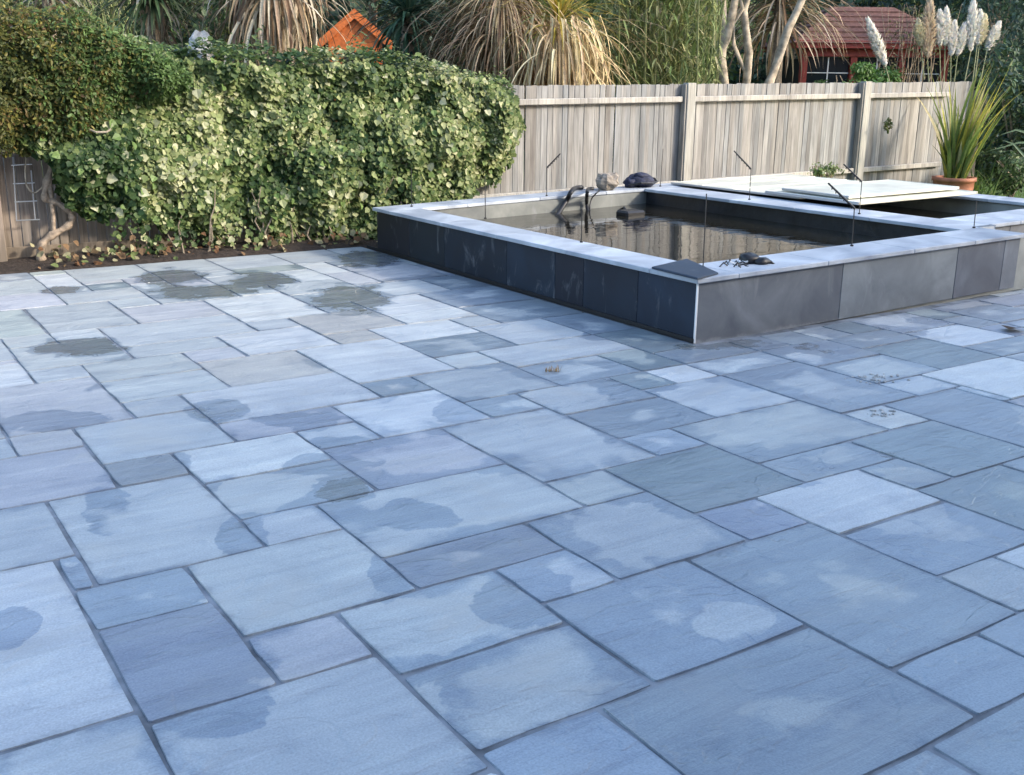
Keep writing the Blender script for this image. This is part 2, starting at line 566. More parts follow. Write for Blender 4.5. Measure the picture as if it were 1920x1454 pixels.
XK = [0.0, .195, .387, .565, .75, .94, 1.117, 1.315, 1.505, 1.70, 1.905, 2.10, 2.30, 2.47, 2.675, 2.87, 3.07]
YJ = {-2: .855, -1: 1.03, 0: 1.22, 1: 1.39, 2: 1.57, 3: 1.755, 4: 1.93, 5: 2.122, 6: 2.30, 7: 2.48, 8: 2.67, 9: 2.86, 10: 3.05,
      11: 3.24, 12: 3.43, 13: 3.62, 14: 3.812, 15: 4.0, 16: 4.2, 17: 4.39, 18: 4.6, 19: 4.78, 20: 4.97, 21: 5.18, 22: 5.37,
      23: 5.56, 24: 5.75, 25: 5.95, 26: 6.19}
def kx(k):
    if k < 0: return k * .19 * S
    if k > 16: return (3.07 + (k - 16) * .191) * S
    i = min(int(k), 15); f = k - i
    return (XK[i] * (1 - f) + XK[i + 1] * f) * S
def jy(j):
    if j < -2: return (.855 + (j + 2) * .183) * S
    i = min(math.floor(j), 25); f = j - i
    return (YJ[i] * (1 - f) + YJ[i + 1] * f) * S

# k0, k1, j0, j1, wetness, tint   (tint: '' grey-blue, 'b' brown, 'o' olive, 'w' pale, 'p' lilac)
T = [(8,10,-1,2,.75,''),(6,8,0,2,.8,''),(5.25,8,-2,0,.8,''),(4,5.25,-2,0,.8,''),(1.75,4,-.25,2,.35,''),(8,9.25,-2,-1,.8,''),(9.25,11,-2,-1,.7,''),
(7.25,10,-4,-2,.85,''),(5,7.25,-4,-2,.8,''),(10,12,1.5,3,.0,'w'),(10,12,0,1.5,.7,''),(12,14,0,2,.8,'o'),(14,17,0,2,.7,''),(12,13,2,3,.35,''),
(11,13,3,4,.4,''),(9,11,3,5,.85,'o'),(9,10,2,3,.7,'p'),(7,9,2,4,.5,''),(6,7,2,3,.5,''),(8,9,4,5,.4,''),(5,7,3,4,.75,'p'),(5,8,4,6,.45,''),
(4,6,1.5,3,.42,''),(4,6,0,1.5,.5,''),(3,4,2,3,.45,'p'),(3,5,3,5,.28,''),(4,5,5,6,.45,''),(2,4,5,8,.18,''),(3,4,8,9,.95,'b'),(4,6,7.5,9,.25,'w'),
(4,6,6,7.5,.5,''),(6,8,6,8,.5,'p'),(8,10,5,8,.42,''),(10,11,5,6,.7,''),(10,12,6,7.5,.8,''),(10,12,7.5,9,.45,''),(12,13,8,9,.7,'o'),(12,14,6,8,.35,''),
(11,14,4,6,.4,''),(14,16,5,8,.6,''),(14,15,4,5,.3,'w'),(15,17,2,5,.6,''),(13,15,2,4,.85,'o'),(16,18,6,7.5,.4,''),(16,17.25,5,6,.4,''),(17.25,20,4,6,.0,'w'),
(16,18,7.5,9,.5,''),(14,16,8,9,.5,''),(18,20,6,8,.85,'o'),(20,22,7,8.5,.1,'w'),(20,23,6,7,.6,''),(17,18,9,10,.85,''),(18,19,9,10,.1,'w'),(18,20,8,9,.8,''),
(6,7,8,9,.4,''),(7,9,8,10,.35,'w'),(9,10,8,9,.8,''),(9,11,9,11,.4,''),(11,14,10.5,12,.3,''),(11,13,9,10.5,.6,''),(13,14,9,10.5,.7,'o'),(14,16,9,10,.7,''),(16,17,9,10,.8,''),
(12,14,12,14,.15,''),(14,15.25,12,14,.6,''),(14,15.25,10,12,.6,'o'),(10,11,11,12,.2,''),(10,12,12,13.5,.7,''),(10,12,13.5,15,.15,'w'),(8,10,11,14,.1,'w'),
(8,9,10,11,.75,''),(5,8,10,12,.15,'w'),(6,8,12,14,.2,'b'),(5,7,9,10,.4,'p'),(3,5,9,11,.15,''),(4,5,11,12,.1,''),(2,4,11,14,.25,'p'),(3,4,14,15,.25,''),
(1,3,14,15.75,.1,'w'),(3,5,15,17,.25,''),(4,6,13.5,15,.2,''),(4,6,12,13.5,.15,''),(5,8,16,18,.15,''),(5,7,15,16,.15,''),(6,7,14,15,.15,'p'),
(7,9,14,16,.05,'w'),(8,10,17,20,.05,'w'),(9,10,20,21,.1,''),(8,9,16,17,.3,''),(9,11,15,17,.2,'b'),(9,10,14,15,.2,'b'),(11,13,16,18,.1,'w'),(11,13,15,16,.15,'w'),
(12,13,14,15,.2,''),(13,15.25,14,16,.62,''),(13,15.25,16,18,.7,''),(12,14,18,20,.35,''),(14,15.25,18,20,.6,''),(10,12,18,19.5,.4,''),(10,12,19.5,21,.15,''),
(10,11,17,18,.4,''),(9,11,21,23,.25,''),(7,9,20,22,.25,''),(4,6,18,21,.1,''),(4,5,17,18,.1,''),(6,8,18,20,.15,'p'),(6,7,20,21,.1,''),(5,7,21,22.5,.1,''),
(3,5,21,23,.1,'p'),(2,4,18,21,.2,'o'),(2,3,16,18,.15,''),(3,4,17,18,.15,''),(6,8,24,26,.15,''),(8,10,24,26,.2,''),(10,12,24,26,.2,''),(12,14,24,26,.15,''),(14,15.25,24,26,.2,''),
(1,3,8,10,.2,'p'),(2,3,10,11,.15,'p'),(1,2,10,11,.3,''),(1,2,6,8,.35,''),(0,1.75,2.25,6,.2,'w'),(0,1.75,-1,2.25,.4,''),(1.75,3,4,5,.6,''),(1.75,3,2,4,.75,'p'),(1.75,2,5,6,.95,'')]
GX0, GX1, GJ0, GJ1 = -5, 32, -5, 26
R4 = 4
occ = np.zeros(((GX1 - GX0) * R4, (GJ1 - GJ0) * R4), bool)
def cells(k0, k1, j0, j1):
    return (slice(max(0, int(round((k0 - GX0) * R4))), int(round((k1 - GX0) * R4))), slice(max(0, int(round((j0 - GJ0) * R4))), int(round((j1 - GJ0) * R4))))
occ[cells(15.25, GX1, 10, GJ1)] = True            # the pond stands here
occ[cells(26, GX1, 10, 12)] = False
rects = []
for r in T:
    c = cells(*r[:4])
    if occ[c].any():
        pass
    occ[c] = True
    rects.append(r)
SZ = [(2, 3), (3, 2), (2, 2), (2, 1), (1, 2), (2, 2), (1, 1), (2, 1.5)]
nk, nj = occ.shape
for jj in range(nj):
    for kk in range(nk):
        if occ[kk, jj]: continue
        opts = SZ[:]
        random.shuffle(opts)
        done = False
        for a, b_ in opts:
            A_, B_ = int(a * R4), int(b_ * R4)
            if kk + A_ <= nk and jj + B_ <= nj and not occ[kk:kk + A_, jj:jj + B_].any():
                # leave no sliver beside it
                done = True
                break
        if not done:
            A_ = 1
            while kk + A_ < nk and A_ < 12 and not occ[kk + A_, jj]: A_ += 1
            B_ = 1
            while jj + B_ < nj and B_ < 8 and not occ[kk:kk + A_, jj + B_].any(): B_ += 1
        occ[kk:kk + A_, jj:jj + B_] = True
        rects.append((kk / R4 + GX0, (kk + A_) / R4 + GX0, jj / R4 + GJ0, (jj + B_) / R4 + GJ0, random.choice([.15, .3, .45, .7]), random.choice(['', '', 'p', 'w', 'o'])))

patio = MB()
patio.mesh([(kx(GX0), jy(GJ0), -.0048), (kx(GX1), jy(GJ0), -.0048), (kx(GX1), 5.7, -.0048), (kx(15.3), 5.7, -.0048), (kx(15.3), YB, -.0048), (kx(GX0), YB, -.0048)], [(0, 1, 2, 3, 4, 5)])
patio = tag(patio.build('patio', M_mortar), kind='structure')

# traced wet (+) and dry (-) marks: px centre, half width px, half height px, sign
MARKS = [(200,965,46,44,1),(645,918,50,26,2),(615,868,75,16,1),(322,520,55,16,2),(385,548,85,12,2),(150,650,80,14,2),(410,772,48,20,1),(115,544,36,7,2),
(490,526,55,16,2),(655,560,65,26,2),(690,485,60,14,2),(1125,630,38,10,1),(20,1180,45,32,1),(440,1340,95,42,1),(985,1120,95,42,1),(455,1005,45,36,1),
(1384,1168,74,36,-1),(1200,1000,85,48,-1),(850,925,200,42,-1),(560,1075,170,60,-1),(250,985,150,70,-1),(765,1170,110,52,-1),(600,1330,200,80,-1),
(550,995,75,20,-1),(470,925,70,34,-1),(440,850,100,26,-1),(895,720,90,22,-1),(1075,658,120,16,-1),(820,850,70,30,-1),(780,965,70,24,1),(730,1070,40,40,1),
(1385,890,160,36,1),(1760,850,100,28,1),(1830,770,70,20,1),(1000,815,120,30,-1),(1590,935,150,50,-1),(1400,655,120,13,1),(1620,622,110,10,1),(1770,602,70,8,1),(1330,640,90,14,1),(1560,655,60,12,1),(100,790,100,16,1),
(1180,725,60,18,1),(1215,712,30,9,-1),(1030,745,60,20,-1),(860,770,40,22,1),(300,870,60,20,1),(640,835,60,16,1),(560,790,80,14,1)]
marks = []
for px, py, hw, hh, sg in MARKS:
    c = ground(px, py)
    a = ground(px + hw, py) - c
    b_ = (ground(px, py - hh) - ground(px, py + hh)) * .5
    ru, rv = a.length, b_.length
    ang = math.atan2(a.y, a.x) if ru > rv else math.atan2(b_.y, b_.x) - math.pi / 2
    marks.append((c.x, c.y, ru, ru / rv, ang, sg if sg > 0 else -.5))

TINT = {'': (.42, .458, .475), 'b': (.43, .43, .41), 'o': (.36, .405, .40), 'w': (.52, .552, .562), 'p': (.425, .442, .472)}
slab_far = MB()
nslab = 0
for (k0, k1, j0, j1, wet, tint) in rects:
    x0, x1, y0, y1 = kx(k0), kx(k1), jy(j0), jy(j1)
    if x1 - x0 < .07 or y1 - y0 < .07: continue
    jw = [random.uniform(.0015, .0065) for _ in range(4)]
    x0 += jw[0]; x1 -= jw[1]; y0 += jw[2]; y1 -= jw[3]
    corners = [(x0, y0), (x1, y0), (x1, y1), (x0, y1)]
    inframe = False
    for fx in (0, .5, 1):
        for fy in (0, .5, 1):
            p = pix((x0 + (x1 - x0) * fx, y0 + (y1 - y0) * fy, 0))
            if p and -15 < p[0] < 1935 and -15 < p[1] < 1470: inframe = True
    top, low = [], []
    zt = random.uniform(-.0015, .0025)
    tx, ty = random.uniform(-.002, .002), random.uniform(-.002, .002)
    cx, cy = (x0 + x1) / 2, (y0 + y1) / 2
    for i in range(4):
        a, b_ = Vector(corners[i]), Vector(corners[(i + 1) % 4])
        n2 = Vector((-(b_ - a).y, (b_ - a).x)).normalized()
        ln = (b_ - a).length
        for q in (0.012 / ln, .34, .67, 1 - .012 / ln):
            q2 = q + (random.uniform(-.06, .06) if .1 < q < .9 else 0)
            p = a.lerp(b_, q2) + n2 * (random.uniform(-.006, .004) if .1 < q < .9 else random.uniform(.0, .005))
            z = zt + tx * (p.x - cx) + ty * (p.y - cy)
            top.append(Vector((p.x + n2.x * .004, p.y + n2.y * .004, z + random.uniform(-.001, .0005))))
            low.append(Vector((p.x - n2.x * .001, p.y - n2.y * .001, -.022)))
    n = len(top)
    Vv = top + low
    Ff = [tuple(range(n))] + [(i + n, (i + 1) % n + n, (i + 1) % n, i) for i in range(n)]
    if not inframe:
        slab_far.mesh(Vv, Ff)
        continue
    sbm = MB()
    sbm.mesh(Vv, Ff)
    o = sbm.build('paving_slab', M_slab, patio, origin=(cx, cy, 0))
    v = random.uniform(.88, 1.1)
    tc_ = TINT[tint]
    o.color = (tc_[0] * v, tc_[1] * v, tc_[2] * v * random.uniform(.97, 1.02), wet)
    mine = []
    for mk in marks:
        dx = max(x0 - mk[0], 0, mk[0] - x1); dy = max(y0 - mk[1], 0, mk[1] - y1)
        rad = mk[2] * max(1, 1 / mk[3])
        if math.hypot(dx, dy) < rad * 1.3: mine.append((math.hypot(dx, dy) / rad, mk))
    mine.sort(key=lambda t_: t_[0])
    for nm, q in zip(('mark_a', 'mark_b', 'mark_c'), [x[1] for x in mine[:3]] + [(-90., -90., .001, 1., 0., 0.)] * 3):
        o[nm] = [float(q[0]), float(q[1]), float(q[2])]
        o[nm + '_shape'] = [float(q[3]), float(q[4]), float(q[5])]
    nslab += 1
if slab_far.v:
    o = slab_far.build('paving_slab_margin', M_slab, patio)
    o.color = (.365, .425, .525, .4)
    tag(o, kind='stuff')

# ------------------------------------------------------------------ raised pond
PT = 0.43
pond = empty('raised_pond', (6.5, 7.4, 0), 'raised rectangular pond clad in dark slate tiles with pale stone coping', 'pond')
def tile(x0, x1, y0, y1, z0, z1, col, name='wall_tile', mat_=None, ch=.003):
    o = MB().box(x0, x1, y0, y1, z0, z1, tilt=(z1 > .2), ch=ch).build(name, mat_ or M_tile, pond, origin=((x0 + x1) / 2, (y0 + y1) / 2, 0))
    # keep the foot of the tiles on the paving
    o.color = (*col, 1)
    return o
XL, XR, YN, YF = 4.70, 8.27, 4.95, 9.79     # outer wall faces of the main basin
X2, YN2 = 10.66, 5.44                        # second basin
core = MB()
tw = .02
def wall_core(x0, x1, y0, y1): core.box(x0, x1, y0, y1, -.05, PT - .04, tilt=True)
wall_core(XL + tw, XL + .30, YN + tw, YF)
wall_core(XL + .30, 8.12, YN + tw, YN + .32)
wall_core(XL + .30, 8.12, YF - .30, YF)
wall_core(8.12, 8.48, YN + tw, YF)
wall_core(8.48, X2, YN2 + tw, YN2 + .42)
wall_core(X2 - .30, X2, YN2 + .42, YF)
wall_core(8.48, X2 - .30, YF - .30, YF)
core.build('wall_core', M_inner, pond)
# wall tiles: left face with its shade painted into darker colours, then the front faces
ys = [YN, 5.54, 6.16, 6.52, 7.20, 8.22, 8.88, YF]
shade_dk = [(.016, .026, .046), (.015, .022, .036), (.016, .019, .030), (.017, .027, .044), (.015, .023, .036), (.016, .023, .032), (.017, .019, .028)]
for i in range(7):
    tile(XL, XL + tw - .002, ys[i] + .002, ys[i + 1] - .002, -.02, PT - .036, shade_dk[i])
xs = [XL + .004, 6.10, 7.44, 8.06, XR]
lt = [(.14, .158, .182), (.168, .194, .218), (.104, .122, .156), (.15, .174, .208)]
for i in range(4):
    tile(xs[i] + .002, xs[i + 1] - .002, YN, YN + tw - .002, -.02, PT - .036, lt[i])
tile(XR - tw, XR - .002, YN + tw, YN2 - .002, -.02, PT - .036, (.11, .12, .14))
for x0, x1 in ((XR + .002, 8.9), (8.9, 9.5), (9.5, 10.1), (10.1, X2)):
    tile(x0 + .002, x1 - .002, YN2, YN2 + tw - .002, -.02, PT - .036, (.15, .16, .18))
# inner faces
tile(XL + .302, 8.118, YF - .315, YF - .302, .1, PT - .036, (.19, .20, .19), 'inner_tile')
tile(8.105, 8.119, YN + .322, YF - .317, .1, PT - .036, (.018, .02, .026), 'inner_liner', M_liner)
tile(XL + .302, XL + .314, YN + .335, YF - .317, .1, PT - .036, (.018, .02, .026), 'inner_liner', M_liner)
tile(XL + .316, 8.103, YN + .322, YN + .334, .1, PT - .036, (.018, .02, .026), 'inner_liner', M_liner)
# white corner trim, and a black strip painting the shade line at the foot
tile(XL - .006, XL + .006, YN - .006, YN + .004, .0, PT - .034, (.8, .8, .8), 'corner_trim', M_trim, 0)
tile(XL - .012, XL - .002, YN, YF, .0, .03, (.02, .02, .02), 'foot_shade', M_black, 0)
# coping stones
CC = (.42, .46, .51)
def cope(x0, x1, y0, y1, dz=0.0):
    v = random.uniform(.95, 1.05)
    o = MB().box(x0 + .0015, x1 - .0015, y0 + .0015, y1 - .0015, PT - .032 + dz, PT + dz, tilt=True, ch=.004).build('coping_stone', M_cope, pond, origin=((x0 + x1) / 2, (y0 + y1) / 2, 0))
    o.color = (CC[0] * v, CC[1] * v, CC[2] * v, 1)
cw = .37
OX0, OX1, OY0, OY1 = XL - .035, XR + .03, YN - .035, YF + .03
yy = [OY0, 5.39, 6.35, 7.3, 8.25, OY1 - cw]
for i in range(5): cope(OX0, OX0 + cw, yy[i], yy[i + 1])
xx = [OX0 + cw, 5.9, 6.85, 7.6, OX1]
for i in range(4): cope(xx[i], xx[i + 1], OY0, OY0 + cw + .07)
xx = [OX0, 5.6, 6.55, 7.5, 8.06]
for i in range(4): cope(xx[i], xx[i + 1], OY1 - cw, OY1)
yy = [OY0 + cw + .07, 6.3, 7.2, 8.1, OY1 - cw, OY1]
for i in range(5): cope(8.06, 8.53, yy[i], yy[i + 1])
xx = [OX1, 9.0, 9.8, X2 + .03]
cope(OX1, 8.53, YN2 - .035, OY0 + cw + .07)
for i in range(3): cope(max(xx[i], 8.53), xx[i + 1], YN2 - .035, YN2 + .47)
yy = [YN2 + .47, 6.6, 7.6, 8.6, OY1]
for i in range(4): cope(X2 - .34, X2 + .03, yy[i], yy[i + 1])
xx = [8.53, 9.4, X2 - .34]
for i in range(2): cope(xx[i], xx[i + 1], OY1 - cw, OY1)
# pond floor and water
ww = MB()
WZ = PT - .17
def wplane(x0, x1, y0, y1, z):
    return [(x0, y0, z + tz(x0)), (x1, y0, z + tz(x1)), (x1, y1, z + tz(x1)), (x0, y1, z + tz(x0))]
ww.mesh(wplane(XL + .28, 8.14, YN + .30, YF - .28, WZ), [(0, 1, 2, 3)])
tag(ww.build('water', M_water), kind='structure')
ww = MB()
ww.mesh(wplane(8.47, X2 - .29, YN2 + .40, YF - .29, WZ - .02), [(0, 1, 2, 3)])
tag(ww.build('water', M_water), kind='structure')
# shallow step of pale stones under the far-left water, seen above the surface
# loose dark slab on the near corner
q = empty('loose_slate_slab', (4.9, 5.2, PT), 'loose dark slate slab lying on the nearest corner of the pond coping', 'slab')
b4 = [ground(1222, 500, PT + .017), ground(1288, 485, PT + .017), ground(1347, 511, PT + .017), ground(1308, 521, PT + .017)]
sl = MB()
tp = [Vector(p) for p in b4]
cxm = sum((p for p in tp), Vector()) / 4
lo = [Vector((p.x, p.y, PT + .002)) for p in tp]
mid = [Vector((p.x, p.y, PT + .013)) for p in tp]
inn = [p + (cxm - p).normalized() * .008 for p in tp]
sl.mesh(lo + mid + inn, [(0, 1, 5, 4), (1, 2, 6, 5), (2, 3, 7, 6), (3, 0, 4, 7), (4, 5, 9, 8), (5, 6, 10, 9), (6, 7, 11, 10), (7, 4, 8, 11), (8, 9, 10, 11), (3, 2, 1, 0)])
o = sl.build('slab_body', M_tile, q); o.color = (.035, .052, .08, 1)

# black gloves with a tangle of cable ties on the front coping
gl = empty('work_gloves', ground(1400, 497, PT), 'pair of crumpled black work gloves with cable ends on the front coping', 'gloves')
def blob(mb, c, r, seed, amp=.3, nu=12, nv=8, zs=1.0, xs_=1.0):
    V, F = [], []
    for i in range(nv + 1):
        th = math.pi * i / nv
        for j in range(nu):
            ph = 2 * math.pi * j / nu
            d = Vector((math.sin(th) * math.cos(ph), math.sin(th) * math.sin(ph), math.cos(th)))
            k = 1 + amp * noise.noise(d * 1.7 + Vector((seed, seed * 2, 0))) + amp * .5 * noise.noise(d * 4 + Vector((seed, 0, 3)))
            V.append(Vector(c) + Vector((d.x * r * k * xs_, d.y * r * k, d.z * r * k * zs)))
    for i in range(nv):
        for j in range(nu):
            F.append((i * nu + j, (i + 1) * nu + j, (i + 1) * nu + (j + 1) % nu, i * nu + (j + 1) % nu))
    mb.mesh(V, F)
for px, py, r, nm in ((1404, 490, .068, 'glove'), (1428, 492, .05, 'glove')):
    c = ground(px, py + 6, PT)
    g2 = MB(); blob(g2, c + Vector((0, 0, r * .55)), r, px * .1, .35, zs=.6, xs_=1.25)
    for k in range(4):
        a = k * .35 - .5
        d = (RT * math.cos(a) - UP * .0 + Vector((0, .3 * math.sin(a), 0))).normalized()
        st = c + Vector((0, 0, r * .4)) + d * r * .6
        g2.tube([st, st + d * .03 + Vector((0, 0, .006)), st + d * .055 - Vector((0, 0, .012))], [.011, .010, .007], 6)
    g2.build(nm, M_black, gl, smooth=True)
for k in range(9):
    cb = MB()
    p = ground(1372 + random.uniform(-9, 16), 497 + random.uniform(-4, 5), PT + .01)
    d = RT * random.uniform(-.09, .06) + Vector((0, random.uniform(-.05, .06), 0))
    cb.tube([p, p + d * .5 + Vector((0, 0, random.uniform(.01, .035))), p + d + Vector((0, 0, -.004))], .005, 5)
    cb.build('cable_end', M_black, gl)
for k in range(4):
    cb = MB()
    p = ground(1384 + random.uniform(-8, 10), 496 + random.uniform(-3, 4), PT + .012)
    d = RT * random.uniform(-.06, .06) + Vector((0, random.uniform(-.05, .05), .02))
    cb.tube([p, p + d], .008, 5)
    cb.build('white_tag', M_trim, gl)

# rock, bag and hoses on the far coping
def zc(x): return PT + tz(x)
c = Vector((7.62, 9.60, zc(7.62)))
rk = MB(); blob(rk, c + Vector((0, 0, .095)), .135, 4.3, .38, 14, 9, .8, 1.0)
tag(rk.build('rock', M_rock, origin=c), 'rough brown rock sitting on the far pond coping', 'rock')
c = Vector((8.15, 9.66, zc(8.15)))
bg = empty('cloth_bag', c, 'crumpled navy cloth bag lying on the far pond coping beside the rock', 'bag')
m1 = MB(); blob(m1, c + Vector((.02, .02, .07)), .15, 9.1, .3, 16, 9, .5, 1.25); m1.build('bag_body', M_navy, bg, smooth=True)
m1 = MB(); blob(m1, c + Vector((.0, -.03, .135)), .075, 2.7, .3, 12, 7, .45, 1.4); m1.build('bag_flap', M_navy, bg, smooth=True)
for bx_, by_, br_, bs_ in ((-.13, .0, .075, 5.1), (.16, .02, .07, 6.6), (.05, -.07, .08, 8.2)):
    m1 = MB(); blob(m1, c + Vector((bx_, by_, br_ * .7)), br_, bs_, .45, 12, 8, .8, 1.2); m1.build('bag_fold', M_navy, bg, smooth=True)
m1 = MB(); m1.tube([c + Vector((-.2, -.05, .03)), c + Vector((-.1, -.15, .06)), c + Vector((.05, -.17, .05)), c + Vector((.2, -.08, .06)), c + Vector((.24, .02, .09))], .013, 6); m1.build('bag_strap', M_black, bg)
def hose(label, pts, r):
    m1 = MB()
    P = [Vector(p) for p in pts]
    out = smooth_path(P)
    m1.tube(out, r, 8)
    return tag(m1.build('pond_hose', M_black, origin=P[0], smooth=True), label, 'hose', 'black hoses over the far pond edge')
hz_ = zc(7.3)
def cz(px, py, dz):
    p = ground(px, py, PT + .1)
    for _ in range(4): p = ground(px, py, PT + tz(p.x) + dz)
    return p
hose('thick black hose bent over the far coping, left one', [cz(1092, 352, .03), cz(1079, 353, .035), cz(1071, 360, .045), onY(1062, 377, 9.36), onY(1050, 396, 9.30), onY(1043, 406, 9.24)], .026)
hose('second black hose just left of the rock dipping into the water', [cz(1112, 354, .03), cz(1103, 355, .035), cz(1101, 362, .04), onY(1100, 380, 9.37), onY(1103, 400, 9.30), onY(1108, 412, 9.22)], .020)
hose('thin black cable curling from the rock into the pond', [cz(1124, 358, .02), cz(1118, 363, .02), onY(1110, 372, 9.36), onY(1106, 386, 9.34), onY(1107, 400, 9.3)], .008)
# floating pump box
c = Vector((7.28, 8.75, WZ + tz(7.28)))
fp = MB().box(c.x - .13, c.x + .13, c.y - .10, c.y + .10, c.z - .02, c.z + .05, ch=.02)
fl = empty('floating_pump', c, 'low black pump box floating in the pond below the hoses', 'pump')
fp.build('pump_case', M_black, fl)
fp = MB(); fp.tube([c + Vector((0, .08, .04)), c + Vector((.03, .15, .06)), c + Vector((.05, .25, .02))], .014, 7); fp.build('pump_outlet', M_black, fl)

# thin black posts round the pond edge, some with a bent rigging tip
def rod(label, base, top, tip=None):
    b_ = ground(base[0], base[1], PT)
    for _ in range(4): b_ = ground(base[0], base[1], PT + tz(b_.x))
    dep = (b_ - Vector((0, 0, H))).dot(FW)
    tp_ = at(top[0], top[1], dep)
    tp_ = Vector((b_.x + (tp_.x - b_.x) * .4, b_.y + (tp_.y - b_.y) * .4, b_.z + (base[1] - top[1]) / FPX * dep / .96))
    e_ = empty('pond_post', b_, label, 'post', 'thin posts round the pond edge')
    MB().tube([b_, tp_], .0042, 6).build('upright', M_black, e_)
    m0 = MB(); m0.tube([b_ + Vector((0, 0, .0)), b_ + Vector((0, 0, .012))], .013, 8); m0.build('foot', M_black, e_)
    if tip:
        dx, dy = (tip[0] - top[0]) / FPX * dep, (top[1] - tip[1]) / FPX * dep
        en = tp_ + RT * dx + UP * dy
        mm = MB(); mm.tube([tp_, en], [.009, .007], 6)
        for k in range(6):
            f_ = .1 + .15 * k
            pp = tp_.lerp(en, f_)
            mm.tube([pp, pp + Vector((0, 0, -.022))], .004, 5)
        mm.build('bent_tip', M_black, e_)
rod('thin straight post at the nearest pond corner beside the slate slab', (1318, 503), (1322, 372))
rod('thin post on the left coping third from the corner', (910, 411), (908, 335))
rod('thin post on the left coping second from the corner', (1090, 455), (1090, 395))
rod('faint thin post at the far left pond corner', (772, 388), (772, 320))
rod('post on the front coping with a long bent tip hung with clips', (1597, 462), (1599, 395), (1550, 348))
rod('post on the dividing coping with bent tip nearest the white cover', (1405, 375), (1407, 321), (1375, 287))
rod('post on the dividing coping with bent tip in front of the cream panels', (1611, 402), (1614, 345), (1580, 312))
rod('leaning thin post where the dividing coping meets the far coping', (1238, 350), (1246, 284))
rod('thin post on the right end of the front coping', (1826, 428), (1829, 380))
rod('post on the far coping with short bent tip left of the hoses', (1025, 368), (1025, 318), (1050, 292))

# cover panels on the second basin
def panel(label, x0, x1, y0, y1, z, dz, rx=0.0, rz=0.0, ribs=0):
    c = Vector(((x0 + x1) / 2, (y0 + y1) / 2, z))
    e_ = empty('cover_panel', c, label, 'panel', 'pond cover panels')
    e_.rotation_euler = (0, rx, rz)
    hx, hy = (x1 - x0) / 2, (y1 - y0) / 2
    def pb(n_, M_, *a, ch=.003):
        mb = MB().box(*a, ch=ch)
        o_ = mb.build(n_, M_, None)
        o_.parent = e_
        return o_
    pb('sheet', M_panel, -hx + .02, hx - .02, -hy + .02, hy - .02, .004, dz - .003)
    pb('edge_rail', M_alu, -hx, -hx + .02, -hy, hy, 0, dz)
    pb('edge_rail', M_panel, hx - .02, hx, -hy, hy, 0, dz)
    pb('edge_rail', M_panel, -hx + .021, hx - .021, -hy, -hy + .02, 0, dz)
    pb('edge_rail', M_panel, -hx + .021, hx - .021, hy - .02, hy, 0, dz)
    for k in range(ribs):
        yk = -hy + .02 + (2 * hy - .04) * (k + 1) / (ribs + 1)
        pb('seam', M_panel, -hx + .022, hx - .022, yk - .008, yk + .008, dz - .004, dz + .006)
panel('large cream cover sheet lying flat over the far half of the second basin', 8.60, 10.55, 7.62, 9.62, PT + tz(9.6) + .012, .022, rx=-.016, ribs=3)
panel('lower cream panel reaching over the dark open water of the second basin', 8.50, 10.28, 6.72, 8.0, PT + tz(9.4) + .045, .028, rx=-.020, rz=-.05)
panel('top cream panel of the pair nearest the dark opening', 8.60, 10.20, 6.90, 7.85, PT + tz(9.4) + .085, .026, rx=-.025, rz=-.08)

# ------------------------------------------------------------------ fences
FY = 10.5
def ftop(x): return 1.61 + .0165 * (x - 7.1)
fence = empty('closeboard_fence', (10, FY, 0), 'weathered grey closeboard fence with two timber posts behind the pond', 'fence')
board_me = {}
def board_mesh(var, h, wd):
    key = (var, round(h, 2), wd)
    if key not in board_me:
        rr_ = random.Random(var)
        t0, t1 = .016, .007
        V = [(-wd / 2, 0, 0), (wd / 2, .0, 0), (wd / 2, t1, 0), (-wd / 2, t0, 0)]
        V = V + [(x + rr_.uniform(-.002, .002), y, h + rr_.uniform(-.006, .006) + (.004 if x > 0 else 0)) for x, y, z in V]
        me = bpy.data.meshes.new('board')
        me.from_pydata(V, [], [(3, 2, 1, 0), (4, 5, 6, 7), (0, 1, 5, 4), (1, 2, 6, 5), (2, 3, 7, 6), (3, 0, 4, 7)])
        me.materials.append(M_wood)
        board_me[key] = me
    return board_me[key]
def boards(par, x0, x1, z0, base_col, y=FY, topf=ftop, pitch=.098):
    x = x0
    i = 0
    while x < x1:
        h = round(topf(x) - z0, 2)
        bw = random.choice([.060, .068, .074, .080])
        me = board_mesh(i * 7 % 9, h, bw)
        o = bpy.data.objects.new('board', me)
        o.parent = par
        o.location = Vector((x + bw / 2, y + random.uniform(-.004, .004), z0)) - Vector(par.location)
        o.rotation_euler = (0, random.uniform(-.006, .006), -.07 + random.uniform(-.02, .02))
        v = random.uniform(.82, 1.2)
        wv = random.uniform(-.012, .012)
        o.color = (base_col[0] * v + wv, base_col[1] * v, base_col[2] * v - wv, 1)
        link(o)
        x += bw + random.uniform(.006, .011)
        i += 1
WC = (.262, .258, .248)
boards(fence, 5.6, 15.6, .04, WC)
def fpiece(n_, x0, x1, y0, y1, z0, z1, col, slope=0.0, ch=.004):
    mb = MB().box(x0, x1, y0, y1, z0, z1, ch=ch)
    mb.v = [(a, b_, c_ + slope * (a - x0)) for a, b_, c_ in mb.v]
    o = mb.build(n_, M_wood, fence, origin=((x0 + x1) / 2, y0, z0))
    o.color = (*col, 1)
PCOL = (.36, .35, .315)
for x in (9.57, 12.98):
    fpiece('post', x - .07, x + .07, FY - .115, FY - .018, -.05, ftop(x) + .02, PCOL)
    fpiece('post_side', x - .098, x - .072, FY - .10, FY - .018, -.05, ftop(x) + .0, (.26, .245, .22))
fpiece('post', 6.23, 6.35, FY - .11, FY - .018, -.05, 1.62, PCOL)
